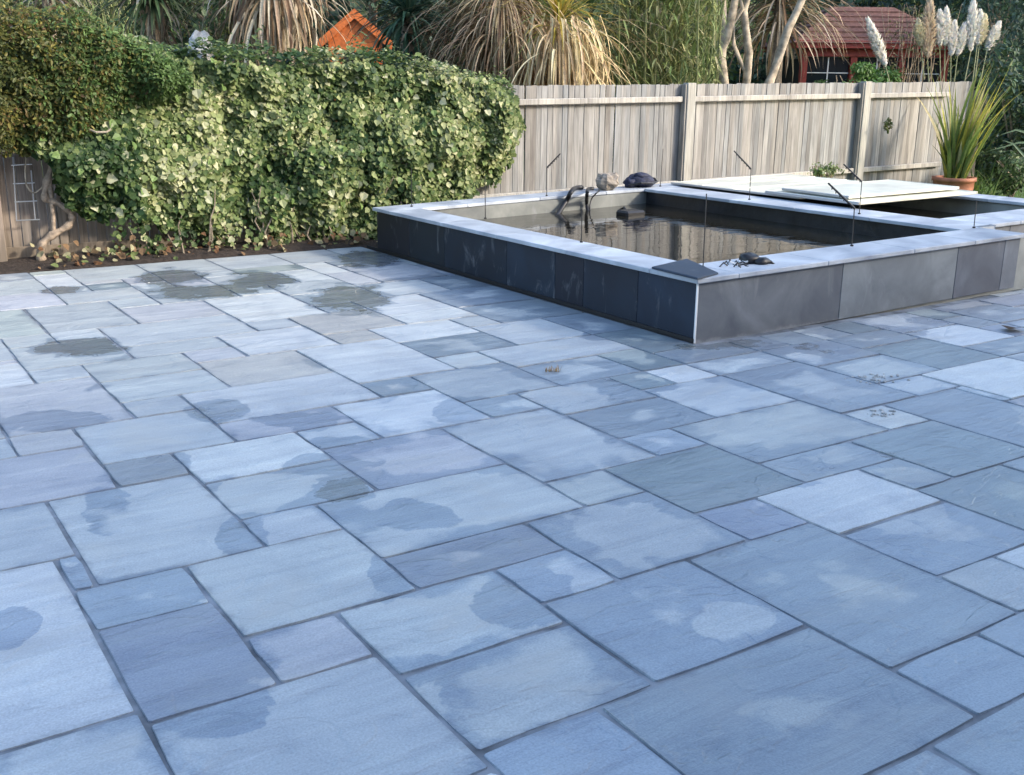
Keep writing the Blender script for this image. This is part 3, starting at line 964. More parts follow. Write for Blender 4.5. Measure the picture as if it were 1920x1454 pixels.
RC = (.37, .355, .325)
for x0, x1 in ((6.36, 9.46), (9.65, 12.88), (13.06, 14.95)):
    fpiece('rail', x0, x1, FY - .075, FY - .012, ftop(x0) - .215, ftop(x0) - .145, RC, .0165, .008)
    fpiece('rail', x0, x1, FY - .075, FY - .012, .30 + tz(x0), .37 + tz(x0), RC, .0165, .008)
# end post right of the potted plant
fpiece('post', 15.62, 15.80, FY - .10, FY + .03, -.05, 1.62, (.20, .165, .14))

lf = empty('timber_fence', (1.0, FY, 0), 'brown timber board fence at the left edge behind the ivy', 'fence')
boards(lf, -1.6, 5.5, .02, (.29, .245, .205), topf=lambda x: 1.62, pitch=.148 if False else .102)
def lpiece(n_, x0, x1, y0, y1, z0, z1, col):
    o = MB().box(x0, x1, y0, y1, z0, z1, ch=.005).build(n_, M_wood, lf, origin=((x0 + x1) / 2, y0, z0))
    o.color = (*col, 1)
lpiece('post', 1.30, 1.42, FY - .13, FY - .02, -.04, 1.30, (.26, .21, .17))
lpiece('post', 3.22, 3.33, FY - .12, FY - .02, -.04, 1.6, (.40, .37, .31))
lpiece('gravel_board', -1.6, 5.5, FY - .035, FY - .02, -.03, .15, (.25, .20, .155))

# wire trellis on the left fence
P0, P1 = onY(22, 310, FY - .14), onY(72, 415, FY - .14)
tr = empty('wire_trellis', (P0.x, FY - .14, P1.z), 'small pale wire trellis with four rungs fixed to the timber fence', 'trellis')
def wire(mb, a, b_, r=.006): mb.tube([a, b_], r, 6)
A0, A1 = onY(24, 295, FY - .14), onY(31, 415, FY - .14)
B0, B1 = onY(58, 320, FY - .14), onY(66, 413, FY - .14)
mb = MB(); wire(mb, A0, A1); mb.build('upright_wire', M_alu, tr)
mb = MB(); wire(mb, B0, B1); mb.build('upright_wire', M_alu, tr)
for y_ in (310, 345, 379, 414):
    mb = MB(); wire(mb, onY(21 + (y_ - 310) * .09, y_, FY - .145), onY(60 + (y_ - 310) * .14, y_ - 2, FY - .145)); mb.build('rung', M_alu, tr)

# twisted vine trunk and looping stems
vn = empty('vine', ground(90, 490), 'twisted bare vine stem climbing the timber fence at the hedge foot', 'vine')
def yf(px, py, dy=.16): return onY(px, py, FY - dy)
VT = smooth_path([yf(78, 490), yf(76, 465), yf(92, 445), yf(125, 425), yf(135, 410), yf(125, 392), yf(100, 378), yf(84, 372), yf(88, 340), yf(100, 300), yf(110, 250)])
mb = MB(); mb.tube(VT, [.04 + .007 * math.sin(i * 1.3) - .010 * min(1, i / 20) for i in range(len(VT))], 8); mb.build('stem', M_vine, vn, smooth=True)
VT = smooth_path([yf(100, 440), yf(99, 400), yf(94, 360), yf(93, 330)])
mb = MB(); mb.tube(VT, .021, 8); mb.build('stem', M_vine, vn, smooth=True)
VT = smooth_path([yf(18, 275), yf(40, 293), yf(50, 285), yf(47, 320), yf(50, 348), yf(62, 362), yf(75, 355), yf(100, 335), yf(130, 310)])
mb = MB(); mb.tube(VT, .007, 6); mb.build('tendril', M_bark_pale, vn)
mb = MB(); mb.tube(smooth_path([yf(48, 290), yf(60, 278), yf(78, 273)]), .006, 6); mb.build('tendril', M_bark_pale, vn)
mb = MB(); mb.tube([yf(95, 235), yf(97, 255), yf(100, 275)], .007, 6); mb.build('tendril', M_bark_pale, vn)
mb = MB(); mb.tube([yf(165, 242, .45), yf(180, 248, .5), yf(200, 248, .5), yf(207, 243, .45)], .009, 6); mb.build('tendril', M_bark_pale, vn)

# ------------------------------------------------------------------ ivy hedge
def nz(x, y, z): return noise.noise((x, y, z))
def top_profile(x):                       # hedge top height along x
    xs_ = [1.5, 2.2, 2.7, 3.2, 3.8, 4.4, 5.0, 5.5, 6.0, 6.45, 6.8, 7.0]
    zs_ = [1.75, 1.95, 2.02, 1.92, 1.88, 1.92, 1.95, 1.88, 1.82, 1.73, 1.55, 1.2]
    return np.interp(x, xs_, zs_)
def bot_profile(x):
    return np.interp(x, [1.4, 1.75, 2.0, 2.6, 3.2, 3.6, 4.2, 4.8, 5.6, 6.2, 6.6, 7.0], [1.2, .98, .58, .36, .24, .28, .12, .05, .05, .35, .62, 1.1])
ivy = empty('ivy_hedge', (4.4, 10.4, 0), 'dense variegated ivy hedge covering the fence left of the pond', 'hedge')
NL = 76000
X_ = rng.uniform(1.45, 7.02, NL)
tp_ = top_profile(X_)
bt_ = bot_profile(X_) + np.array([.28 * nz(x * 2.6, 0, 13) + .12 * nz(x * 9, 0, 17) for x in X_])
lowm = (rng.uniform(0, 1, NL) < .10) & (X_ > 2.3) & (X_ < 5.0)
bt_ = np.where(lowm, .03, bt_)
U_ = rng.uniform(-.03, 1.0, NL)
Z_ = bt_ + (tp_ - bt_) * U_
P_, N__, C_, SZ_ = [], [], [], []
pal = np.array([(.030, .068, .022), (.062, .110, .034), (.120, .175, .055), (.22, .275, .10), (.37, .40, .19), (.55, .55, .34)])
for x, z, tp0, bt0, u in zip(X_, Z_, tp_, bt_, U_):
    q_ = nz(x * 1.6, z * 1.6, 3.1) * .6 + nz(x * 4.1, z * 4.1, 7.7) * .4
    lump = .27 + .22 * nz(x * 1.5, z * 1.7, 1.2) + .15 * nz(x * 3.7, z * 3.7, 5.2)
    arch = math.sqrt(max(0.0, 1 - (2 * max(u, 0) - 1.0) ** 2 * .85))
    edge_ = min(1, (7.05 - x) / .5)
    yfront = 10.46 - lump * (0.45 + .75 * arch) * max(edge_, .15)
    if u < .93 and nz(x * 3.3, z * 3.3, 9) + .5 * nz(x * 8, z * 8, 19) > .30 and random.random() < .55: continue
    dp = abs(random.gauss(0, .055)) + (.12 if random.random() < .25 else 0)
    if u > .93:
        yy_ = random.uniform(yfront, 10.75)
        n_ = (random.gauss(0, .4), random.gauss(-.2, .4), 1)
        z = tp0 + .13 * nz(x * 2.2, yy_ * 2, 2.2) + .07 * nz(x * 7, yy_ * 5, 8.2) + random.uniform(-.08, .05) + (random.uniform(0, .16) if nz(x * 9, 1, 1) > .35 else 0) - .25 * abs(yy_ - 10.5)
    else:
        yy_ = yfront + dp
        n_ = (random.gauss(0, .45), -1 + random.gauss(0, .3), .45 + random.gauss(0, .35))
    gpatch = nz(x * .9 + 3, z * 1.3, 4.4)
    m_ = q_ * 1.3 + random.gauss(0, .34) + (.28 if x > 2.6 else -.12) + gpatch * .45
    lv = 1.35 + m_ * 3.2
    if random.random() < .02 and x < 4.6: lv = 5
    if dp > .11: lv = min(lv, 1.5)  # deep-set leaves coloured darker, painting the shade inside the hedge
    i0 = min(max(lv, 0), 4.99); ii = int(i0); fr = i0 - ii
    P_.append((x, yy_, z)); N__.append(n_)
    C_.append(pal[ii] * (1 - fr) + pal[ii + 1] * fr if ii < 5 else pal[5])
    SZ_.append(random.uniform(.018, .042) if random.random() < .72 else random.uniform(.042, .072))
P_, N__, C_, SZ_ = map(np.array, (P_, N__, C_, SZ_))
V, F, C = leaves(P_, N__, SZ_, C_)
tag(np_mesh('foliage', V, F, C, M_leaf, ivy, (4.4, 10.4, 0)), kind='stuff')
# separate pale leaves that stand out one by one
lv_mesh = []
for k in range(6):
    V, F, C = leaves(np.zeros((1, 3)), np.array([[0, -1, .35]]), random.uniform(.062, .085), np.array([[(.30, .36, .16), (.48, .50, .30), (.20, .30, .10), (.36, .40, .20), (.16, .25, .08), (.55, .56, .38)][k]]))
    me = bpy.data.meshes.new('leaf'); me.from_pydata(V.tolist(), [], F.tolist())
    ca = me.color_attributes.new('col', 'FLOAT_COLOR', 'CORNER')
    ca.data.foreach_set('color', np.repeat(np.concatenate([C, np.ones((2, 1))], 1), 4, axis=0).astype(np.float32).ravel())
    me.materials.append(M_leaf)
    lv_mesh.append(me)
for k in range(240):
    x = random.uniform(1.7, 6.7)
    u = random.random() ** (1.7 if x < 4 else 1.0)
    z = float(bot_profile(x)) + (float(top_profile(x)) - float(bot_profile(x))) * u * .95
    lump = .27 + .22 * nz(x * 1.5, z * 1.7, 1.2) + .15 * nz(x * 3.7, z * 3.7, 5.2)
    arch = math.sqrt(max(0.0, 1 - (2 * u - 1.0) ** 2 * .85))
    y = 10.46 - lump * (0.45 + .75 * arch) * max(min(1, (7.05 - x) / .5), .15) - random.uniform(.0, .03)
    o = bpy.data.objects.new('leaf', random.choice(lv_mesh))
    o.parent = ivy
    o.location = Vector((x, y, z)) - Vector(ivy.location)
    o.rotation_euler = (random.gauss(0, .35), random.gauss(0, .5), random.gauss(0, .5))
    o.scale = [random.uniform(.75, 1.1)] * 3
    link(o)
st = MB()
for k in range(60):
    x = random.uniform(2.5, 5.6)
    if 3.6 < x < 4.6 or random.random() < .5:
        p = Vector((x, 10.28 + random.uniform(-.12, .12), 0))
        pts = [p]
        for q_ in range(4):
            p = p + Vector((random.uniform(-.09, .09), random.uniform(-.04, .04), random.uniform(.1, .2)))
            pts.append(p)
        st.tube(pts, [.011, .009, .008, .006, .004], 5)
st.build('stem', M_bark, ivy)
dl = MB()
for k in range(230):
    x = random.uniform(1.6, 5.3)
    p = Vector((x, 10.30 + random.uniform(-.3, .15), .02 + max(0, random.gauss(.05, .07))))
    V, F, C = leaves(np.array([p]), np.array([[random.gauss(0, .5), -.6, .7 + random.gauss(0, .3)]]), random.uniform(.035, .075), np.array([random.choice([(.16, .085, .045), (.22, .14, .08), (.12, .085, .05), (.36, .33, .2), (.16, .2, .08)])]))
    dl.mesh(V.tolist(), [tuple(int(a) for a in f) for f in F], tuple(C[0]))
lit = dl.build('fallen_leaves', M_dry)
tag(lit, 'brown fallen leaf litter along the soil bed under the hedge', 'leaf litter', kind='stuff')

# olive-brown conifer mass, upper left
con = empty('conifer_hedge', (1.3, 10.3, 0), 'olive brown feathery conifer bulging over the left fence', 'conifer')
n_ = 52000
X_ = rng.uniform(-1.6, 3.05, n_)
def ctop(x): return np.interp(x, [-1.6, 0.8, 1.3, 1.9, 2.3, 2.6, 3.05], [2.5, 2.36, 2.26, 2.2, 2.14, 2.0, 1.72])
def cbot(x): return np.interp(x, [-1.6, 1.2, 1.6, 1.9, 2.2, 2.6, 3.05], [.95, 1.0, .98, .95, 1.22, 1.4, 1.55])
U_ = rng.uniform(0, 1, n_) ** .85
Z_ = cbot(X_) + (ctop(X_) - cbot(X_)) * U_
P_, N__, C_, SZ_ = [], [], [], []
cpal = [(.088, .10, .028), (.135, .128, .032), (.17, .12, .044), (.07, .09, .028), (.23, .20, .05), (.12, .075, .036)]
for x, z, u in zip(X_, Z_, U_):
    lump = .42 + .20 * nz(x * 1.5, z * 1.8, 11) + .12 * nz(x * 4.5, z * 4.5, 6)
    arch = math.sqrt(max(0, 1 - (2 * u - 1) ** 2 * .9))
    y0_ = 10.42 - lump * (.4 + .8 * arch)
    if u > .9: yy_ = random.uniform(y0_, 10.8); z = float(ctop(x)) + .1 * nz(x * 3, yy_ * 3, 1) + random.uniform(-.08, .04)
    else: yy_ = y0_ + abs(random.gauss(0, .06))
    g_ = nz(x * 2.2, z * 2.2, 21) + random.gauss(0, .35)
    c_ = np.array(cpal[3] if g_ < -.35 else cpal[0] if g_ < 0 else cpal[1] if g_ < .3 else random.choice(cpal)) * random.uniform(.75, 1.35)
    if x > 1.5 and random.random() < (x - 1.5) * .75: c_ = np.array((.085, .14, .042)) * random.uniform(.6, 1.7)
    P_.append((x, yy_, z)); N__.append((random.gauss(0, .7), -.8 + random.gauss(0, .5), .5 + random.gauss(0, .6))); C_.append(c_); SZ_.append(random.uniform(.03, .06))
V, F, C = leaves(np.array(P_), np.array(N__), np.array(SZ_), np.array(C_), OVAL, .25)
tag(np_mesh('foliage', V, F, C, M_leaf, con, (1.3, 10.3, 0)), kind='stuff')
mb = MB()
for k in range(14):
    x = random.uniform(.6, 2.7)
    mb.tube([(x, 10.66, -.03), (x + random.uniform(-.1, .1), 10.66, .8), (x + random.uniform(-.2, .2), 10.62, 1.9)], [.025, .02, .012], 6)
mb.build('branch', M_bark, con)

# ------------------------------------------------------------------ plants
def arch_leaf(base, az, length, up, droop, n=7):
    """points of a blade leaving base at azimuth az, rising then bending over"""
    pts = []
    d = Vector((math.cos(az), math.sin(az), 0))
    th = up
    p = Vector(base)
    st_ = length / (n - 1)
    for i in range(n):
        pts.append(p.copy())
        p = p + (d * math.cos(th) + Vector((0, 0, 1)) * math.sin(th)) * st_
        th -= droop / (n - 1) * (0.4 + 1.2 * i / n)
    return pts
def cvar(c, s=.2):
    k = random.uniform(1 - s, 1 + s)
    return (c[0] * k * random.uniform(.92, 1.08), c[1] * k, c[2] * k * random.uniform(.9, 1.1))

def cordyline(label, px, depth, zcrown, greens, deads, n_green, n_dead, glen=1.0, dlen=1.2, trunk=True, width=.05, zbase=-.03, lean=0.0, cat='palm tree', name='cordyline', spread=.1, hang=0.0):
    c = at(px, 100, depth)
    base = Vector((c.x, c.y, zbase))
    e_ = empty(name, base, label, cat)
    cr = Vector((c.x + lean, c.y, zcrown))
    if trunk:
        mb = MB(); mb.tube([base, base.lerp(cr, .5) + Vector((.03, 0, 0)), cr], [.14, .11, .09], 9); mb.build('trunk', M_bark, e_, smooth=True)
    mb = MB()
    for k in range(n_green):
        az = random.uniform(0, 2 * math.pi)
        up = random.uniform(-.3, 1.35)
        mb.strap(arch_leaf(cr + Vector((0, 0, random.uniform(-.1, .25))), az, glen * random.uniform(.7, 1.15), up, random.uniform(.6, 1.7)), width * random.uniform(.7, 1.15), cvar(random.choice(greens), .3))
    tag(mb.build('crown', M_leaf, e_), kind='stuff')
    mb = MB()
    for k in range(n_dead):
        az = random.uniform(0, 2 * math.pi)
        z = random.uniform(-.55, .1)
        up = random.uniform(-.7, .3) if random.random() > hang else random.uniform(-1.5, -.9)
        sp_ = random.uniform(.3, 1) * spread
        mb.strap(arch_leaf(cr + Vector((math.cos(az) * sp_, math.sin(az) * sp_, z)), az, dlen * random.uniform(.6, 1.15), up, random.uniform(1.0, 2.0)), width * random.uniform(.5, 1.0), cvar(random.choice(deads), .3))
    tag(mb.build('dead_leaf_skirt', M_dry, e_), kind='stuff')
    return e_
GRN = [(.08, .13, .06), (.13, .18, .085), (.18, .22, .12), (.06, .10, .05)]
DGRN = [(.03, .075, .048), (.045, .105, .068), (.08, .13, .08)]
DED = [(.34, .27, .19), (.42, .35, .26), (.25, .185, .12), (.18, .12, .08), (.50, .44, .35)]
STRAW = [(.58, .47, .28), (.46, .36, .21), (.64, .54, .36), (.34, .25, .15)]
cordyline('grey green cordyline with drooping blades at the top left', 293, 13.2, 2.58, GRN, DED, 380, 70, .85, .6, spread=.3, hang=.6)
cordyline('cordyline with a long pale skirt of dead leaves behind the ivy', 515, 13.0, 3.05, GRN, DED, 90, 420, .9, 1.15, width=.05, spread=.42, hang=.7)
cordyline('small pale cordyline far left above the conifer', 100, 15.5, 2.9, [(.22, .25, .15), (.3, .3, .2)], DED, 120, 60, 1.0, 1.0)
cordyline('dark blue green strap leaved plant right of the orange hut', 765, 15.0, 2.45, DGRN, DGRN, 190, 80, 1.05, .9, width=.055)
# big straw-coloured clump
cordyline('large straw coloured clump of arching dry blades above the fence', 940, 14.6, 2.72, STRAW, [(.36, .27, .18), (.48, .38, .26), (.22, .15, .10)], 200, 700, 1.35, 1.35, width=.03, spread=.5, hang=.35, name='phormium_clump', cat='grass clump')
cordyline('yellow green strap clump standing in the straw coloured grass', 1045, 14.2, 2.42, [(.52, .42, .08), (.36, .36, .10), (.18, .25, .07), (.58, .45, .12)], STRAW, 120, 560, 1.15, 1.2, width=.036, spread=.62, hang=.75, name='phormium_clump', cat='grass clump')
cordyline('dark cordyline head behind the bare leaning trunks', 1455, 18.0, 3.15, DGRN + [(.14, .16, .10)], DED, 150, 200, 1.2, 1.5, width=.05)

# bamboo and willow-like screen
def streaks(name, label, cat, px0, px1, dep0, dep1, ztop, cols, n, lmin, lmax, wd, matx, tilt_=.25, zmin=.6, stemcol=(.25, .27, .12), nst=26):
    a, b_ = at(px0, 150, (dep0 + dep1) / 2), at(px1, 150, (dep0 + dep1) / 2)
    e_ = empty(name, ((a.x + b_.x) / 2, (a.y + b_.y) / 2, -.03), label, cat)
    mb = MB()
    for k in range(nst):
        p = at(random.uniform(px0, px1), 150, random.uniform(dep0, dep1)); p.z = -.03
        mb.tube([p, p + Vector((random.uniform(-.15, .15), 0, ztop * .55)), p + Vector((random.uniform(-.4, .4), 0, ztop))], [.016, .013, .006], 5, cvar(stemcol))
    mb.build('cane', M_leaf, e_)
    mb = MB()
    for k in range(n):
        p = at(random.uniform(px0, px1), 150, random.uniform(dep0, dep1)); p.z = random.uniform(zmin, ztop)
        az = random.uniform(0, 6.283)
        mb.strap(arch_leaf(p, az, random.uniform(lmin, lmax), random.uniform(-1.2, 1.3), random.uniform(.2, 1.2), 4), wd * random.uniform(.7, 1.3), cvar(random.choice(cols), .4))
    tag(mb.build('foliage', matx, e_), kind='stuff')
BAM = [(.22, .28, .11), (.34, .38, .18), (.16, .22, .08), (.42, .42, .24), (.12, .16, .07)]
streaks('bamboo', 'tall pale green bamboo screen above the middle of the fence', 'bamboo', 1120, 1345, 15.2, 16.6, 4.6, BAM, 8500, .12, .36, .030, M_leaf, nst=50)
streaks('bamboo', 'bamboo thicket in the far background left of the cordylines', 'bamboo', 60, 260, 17, 18.5, 4.5, BAM, 3000, .18, .45, .024, M_leaf)

# multi-stemmed bare trunks
def bare_tree(label, depth, stems, crown=None):
    b0 = at(stems[0][0][0], 165, depth)
    e_ = empty('bare_tree', (b0.x, b0.y, -.03), label, 'tree')
    for s_ in stems:
        pts = [at(px, py, depth + random.uniform(-.05, .05)) for px, py, r in s_]
        first = pts[0].copy(); first.z = -.03
        rr_ = [s_[0][2] / FPX * depth * 1.1] + [r / FPX * depth for px, py, r in s_]
        mb = MB(); mb.tube([first] + pts, rr_, 9); mb.build('trunk', M_bark_pale, e_, smooth=True)
    return e_
bt = bare_tree('pale multi stemmed tree with forked bare trunks above the fence', 16.8, [
    [(1358, 160, 9), (1352, 110, 9), (1357, 60, 9), (1353, 0, 8), (1350, -120, 6)],
    [(1338, 160, 8), (1345, 110, 8), (1362, 75, 8), (1372, 30, 8), (1380, -10, 7), (1400, -120, 5)],
    [(1400, 160, 7), (1404, 100, 8), (1398, 55, 7), (1395, 20, 7), (1404, -10, 7), (1412, -110, 5)],
    [(1397, 135, 3.5), (1376, 85, 4), (1374, 45, 4), (1392, 18, 4), (1384, -20, 3), (1370, -90, 2)],
    [(1310, 160, 4), (1306, 115, 3), (1295, 90, 2), (1285, 60, 1.5)]])
bare_tree('smooth leaning pale trunk slanting up to the right before the red summerhouse', 16.3, [
    [(1440, 162, 10), (1462, 100, 9), (1478, 55, 8), (1495, 20, 7), (1512, -20, 7), (1535, -90, 6)]])

# trees and shrubs closing the background
def crown_mesh(name, par, centre, rad, n, cols, size, clumps=40, shape=OVAL, mt=None):
    cl = []
    for k in range(clumps):
        d = Vector((random.gauss(0, 1), random.gauss(0, 1), random.gauss(0, 1))).normalized() * random.uniform(.45, 1.0)
        cl.append((Vector((d.x * rad[0], d.y * rad[1], d.z * rad[2])), random.uniform(.22, .42), random.uniform(.6, 1.3)))
    P, Nn, C, Sz = [], [], [], []
    for k in range(n):
        cc, cr, cb = random.choice(cl)
        d = Vector((random.gauss(0, 1), random.gauss(0, 1), random.gauss(0, 1))).normalized()
        rr_ = random.uniform(.55, 1.05)
        P.append(Vector(centre) + cc + Vector((d.x * rad[0] * cr, d.y * rad[1] * cr, d.z * rad[2] * cr)) * rr_)
        Nn.append((d.x + random.gauss(0, .4), d.y + random.gauss(0, .4), d.z + .4 + random.gauss(0, .4)))
        C.append(np.array(cvar(random.choice(cols), .3)) * cb)
        Sz.append(size * random.uniform(.7, 1.3))
    V, F, C = leaves(np.array([tuple(p) for p in P]), np.array(Nn), np.array(Sz), np.array(C), shape)
    o = np_mesh(name, V, F, C, mt or M_leaf, par, tuple(par.location))
    return tag(o, kind='stuff')
def tree(label, px, depth, h, rad, cols, n=5000, size=.16, shape=OVAL, clumps=45, zc_=None, cat='tree', name='broadleaf_tree', group=None):
    c = at(px, 160, depth)
    b0 = Vector((c.x, c.y, -.03))
    e_ = empty(name, b0, label, cat, group)
    zcc = zc_ if zc_ is not None else h - rad[2] * .9
    mb = MB()
    tops = Vector((b0.x, b0.y, zcc))
    mb.tube([b0, b0.lerp(tops, .5) + Vector((.05, 0, 0)), tops], [.13, .1, .06], 8)
    for k in range(6):
        a = random.uniform(0, 6.28)
        s_ = b0.lerp(tops, random.uniform(.4, .9))
        mb.tube([s_, s_ + Vector((math.cos(a) * rad[0] * .4, math.sin(a) * rad[1] * .4, rad[2] * .3)), s_ + Vector((math.cos(a) * rad[0] * .75, math.sin(a) * rad[1] * .75, rad[2] * .7))], [.05, .035, .015], 6)
    mb.build('trunk', M_bark, e_)
    crown_mesh('crown', e_, (c.x, c.y, zcc), rad, n, cols, size, clumps, shape)
    return e_
DG = [(0.054, 0.095, 0.041), (0.081, 0.135, 0.054), (0.115, 0.169, 0.074), (0.068, 0.101, 0.061)]
MG = [(0.108, 0.162, 0.054), (0.135, 0.203, 0.074), (0.189, 0.243, 0.108), (0.081, 0.121, 0.054)]
BG = [(0.061, 0.115, 0.084), (0.088, 0.149, 0.108), (0.047, 0.081, 0.068)]
lab = ['dark tree filling the gap between the two left cordylines', 'dark evergreen tree far behind the left conifer', 'dark green tree behind the orange hut', 'deep green tree rising behind the straw coloured clump',
       'shadowy tree behind the bamboo screen', 'blue green tree behind the leaning trunk', 'brownish twiggy tree behind the summerhouse roof', 'tall blue green conifer behind the pampas plumes', 'dark tree at the far right edge of the garden']
tr_px = [(395, 20.5), (130, 22), (700, 21), (900, 22), (1230, 21), (1480, 24), (1660, 27), (1830, 24), (1985, 22)]
for i, (px, dp) in enumerate(tr_px):
    cols = [DG, DG, BG, DG, MG, BG, MG, BG, DG][i]
    tree(lab[i], px, dp, random.uniform(5.4, 6.6), (2.4, 1.8, 2.7), cols, 5200, .17, zc_=3.2, group='trees closing the garden background')
fh_n = 15000
fhp = [at(random.uniform(-250, 2250), 160, random.uniform(27.5, 29.5)) for _ in range(fh_n)]
fh = empty('tall_hedge', (at(960, 160, 28.5).x, at(960, 160, 28.5).y, -.03), 'tall dark leafy hedge along the far end of the garden', 'hedge')
P_ = np.array([(p.x, p.y, random.uniform(0, 6.2) + .8 * nz(p.x * .4, p.y * .4, 2)) for p in fhp])
N__ = np.array([(random.gauss(-.3, .5), random.gauss(-.7, .4), random.gauss(.5, .5)) for _ in range(fh_n)])
C_ = np.array([np.array(cvar(random.choice(DG + MG), .35)) * (.75 + .5 * nz(p[0] * .5, p[1] * .5, p[2] * .5)) for p in P_])
V, F, C = leaves(P_, N__, rng.uniform(.3, .55, fh_n), C_, LEAF)
tag(np_mesh('foliage', V, F, C, M_leaf, fh, tuple(fh.location)), kind='stuff')
mb = MB()
for k in range(24):
    p = at(-200 + 104 * k, 160, 28.5)
    mb.tube([(p.x, p.y, -.03), (p.x + .2, p.y, 2.5), (p.x, p.y, 5)], [.12, .09, .04], 6)
mb.build('stem', M_bark, fh)
# low shrubs behind the fence
def shrub(label, px, py, depth, rad, cols, n, size, shape=OVAL, group=None, z=None, name='shrub', stems=7):
    c = at(px, py, depth)
    e_ = empty(name, (c.x, c.y, -.03), label, 'shrub', group)
    zz = c.z if z is None else z
    mb = MB()
    for k in range(stems):
        mb.tube([(c.x, c.y, -.03), (c.x + random.uniform(-.5, .5) * rad[0], c.y, zz * .5), (c.x + random.uniform(-.9, .9) * rad[0], c.y, zz + rad[2] * .4)], [.025, .018, .008], 5)
    if stems: mb.build('stem', M_bark, e_)
    crown_mesh('foliage', e_, (c.x, c.y, zz), rad, n, cols, size, 26, shape)
shrub('bright green feathery bush below the summerhouse windows', 1610, 160, 17.2, (.85, .4, .36), [(.10, .20, .05), (.13, .24, .07), (.07, .15, .04)], 3200, .075)
shrub('dark green shrub with yellow leaves beside the pale stone ornament', 395, 90, 13.8, (.4, .4, .8), DG + [(.24, .24, .05)], 1800, .08)
shrub('deep green bush at the right end of the fence', 1905, 210, 17.0, (.7, .6, 1.0), DG + BG, 3600, .10)
shrub('low leafy plant mound at the right edge by the lawn', 1900, 318, 16.2, (.55, .5, .35), DG + [(.06, .11, .04)], 2400, .07)
shrub('dark conifer bush right of the pampas plumes', 1885, 70, 19.0, (.85, .8, 2.0), BG, 4200, .10)
shrub('small weedy plant growing between fence and second basin', 1545, 318, 14.0, (.28, .12, .12), [(.11, .17, .05), (.16, .22, .08), (.30, .34, .2)], 420, .05)
shrub('tuft of weed hanging on the fence boards', 1667, 226, 15.35, (.07, .03, .10), [(.08, .12, .04), (.14, .15, .06)], 120, .05, z=1.12, stems=0)

# twiggy shrub partly veiling the summerhouse
for nm_, px_, dp_, lb_ in (('twiggy_shrub', 1705, 18.6, 'sparse brown twiggy shrub in front of the summerhouse roof'),):
    c = at(px_, 150, dp_); c.z = -.03
    e_ = empty(nm_, c, lb_, 'shrub')
    mb = MB()
    for k in range(30):
        a = random.uniform(0, 6.28)
        p = c + Vector((math.cos(a) * .1, math.sin(a) * .1, 0)); pts = [p]
        d = Vector((math.cos(a) * random.uniform(.05, .35), math.sin(a) * .2, 1)).normalized()
        for q_ in range(6):
            p = p + d * .52 + Vector((random.gauss(0, .07), random.gauss(0, .07), 0)); pts.append(p)
            d = (d + Vector((random.gauss(0, .14), random.gauss(0, .1), -.03))).normalized()
        mb.tube(pts, [.018, .015, .012, .009, .007, .005, .003], 4)
    mb.build('twig', M_bark, e_)
    crown_mesh('foliage', e_, (c.x, c.y, 2.35), (.6, .5, .75), 380, [(.14, .11, .06), (.10, .12, .05), (.18, .13, .08)], .07, 30)

# pampas grass behind the fence
pg = empty('pampas_grass', at(1770, 160, 17.2) * 1.0, 'pampas grass with a cluster of upright white plumes behind the fence', 'pampas grass')
pg.location.z = -.03
def plume(par, a, b_, depth, wpx, stem_to, col):
    A_, B_ = at(a[0], a[1], depth), at(b_[0], b_[1], depth)
    S_ = at(stem_to[0], stem_to[1], depth)
    mb = MB(); mb.tube([S_, S_.lerp(A_, .6), A_, A_.lerp(B_, .5)], [.010, .008, .007, .004], 6, (.34, .36, .20)); mb.build('stem', M_leaf, par)
    ax = (B_ - A_); L = ax.length; ax.normalize()
    wd = wpx * 1.35 / FPX * depth
    sd_ = ax.cross(FW).normalized(); nn = ax.cross(sd_)
    mb = MB()
    for k in range(800):
        q_ = random.random() ** .9
        prof = (math.sin(math.pi * min(1, (q_ * .92 + .06))) ** .7) * (1 - .25 * q_)
        an = random.uniform(0, 6.283)
        p = A_ + ax * L * q_
        out = (sd_ * math.cos(an) + nn * math.sin(an))
        e1 = p + out * wd * .5 * prof * random.uniform(.5, 1.0) + ax * L * random.uniform(.05, .16)
        mid_ = p.lerp(e1, .5) + out * .02
        mb.strap([p, mid_, e1], .034, cvar(col, .06), side=out.cross(ax), fold=.1)
    tag(mb.build('plume', M_plume, par), kind='stuff')
WHT, BUF, CRM = (.80, .78, .74), (.62, .52, .40), (.74, .68, .50)
PL = [((1727, 88), (1722, 40), 24, (1733, 150), CRM), ((1739, 112), (1743, 4), 34, (1742, 160), BUF), ((1762, 88), (1762, 24), 24, (1764, 165), WHT), ((1772, 88), (1774, 20), 24, (1770, 165), WHT),
      ((1783, 106), (1790, 44), 22, (1782, 165), WHT), ((1795, 106), (1808, 48), 22, (1788, 165), WHT), ((1820, 98), (1825, 2), 24, (1806, 165), WHT), ((1832, 86), (1838, 24), 22, (1822, 165), WHT), ((1836, 86), (1846, 32), 24, (1826, 165), CRM), ((1850, 96), (1873, 45), 23, (1836, 165), WHT)]
for a, b_, wpx, stt, col in PL:
    plume(pg, a, b_, 17.2, wpx, stt, col)
mb = MB()
for k in range(260):
    p = at(random.uniform(1735, 1850), 200, random.uniform(16.9, 17.6)); p.z = 0
    mb.strap(arch_leaf(p, random.uniform(0, 6.28), random.uniform(1.2, 2.0), random.uniform(1.1, 1.5), random.uniform(.8, 1.8)), .02, cvar(random.choice(MG), .3))
tag(mb.build('leaf_blades', M_leaf, pg), kind='stuff')
pg2 = empty('pampas_plume', (at(1655, 160, 16.4).x, at(1655, 160, 16.4).y, -.03), 'single tilted cream pampas plume left of the cluster', 'pampas grass')
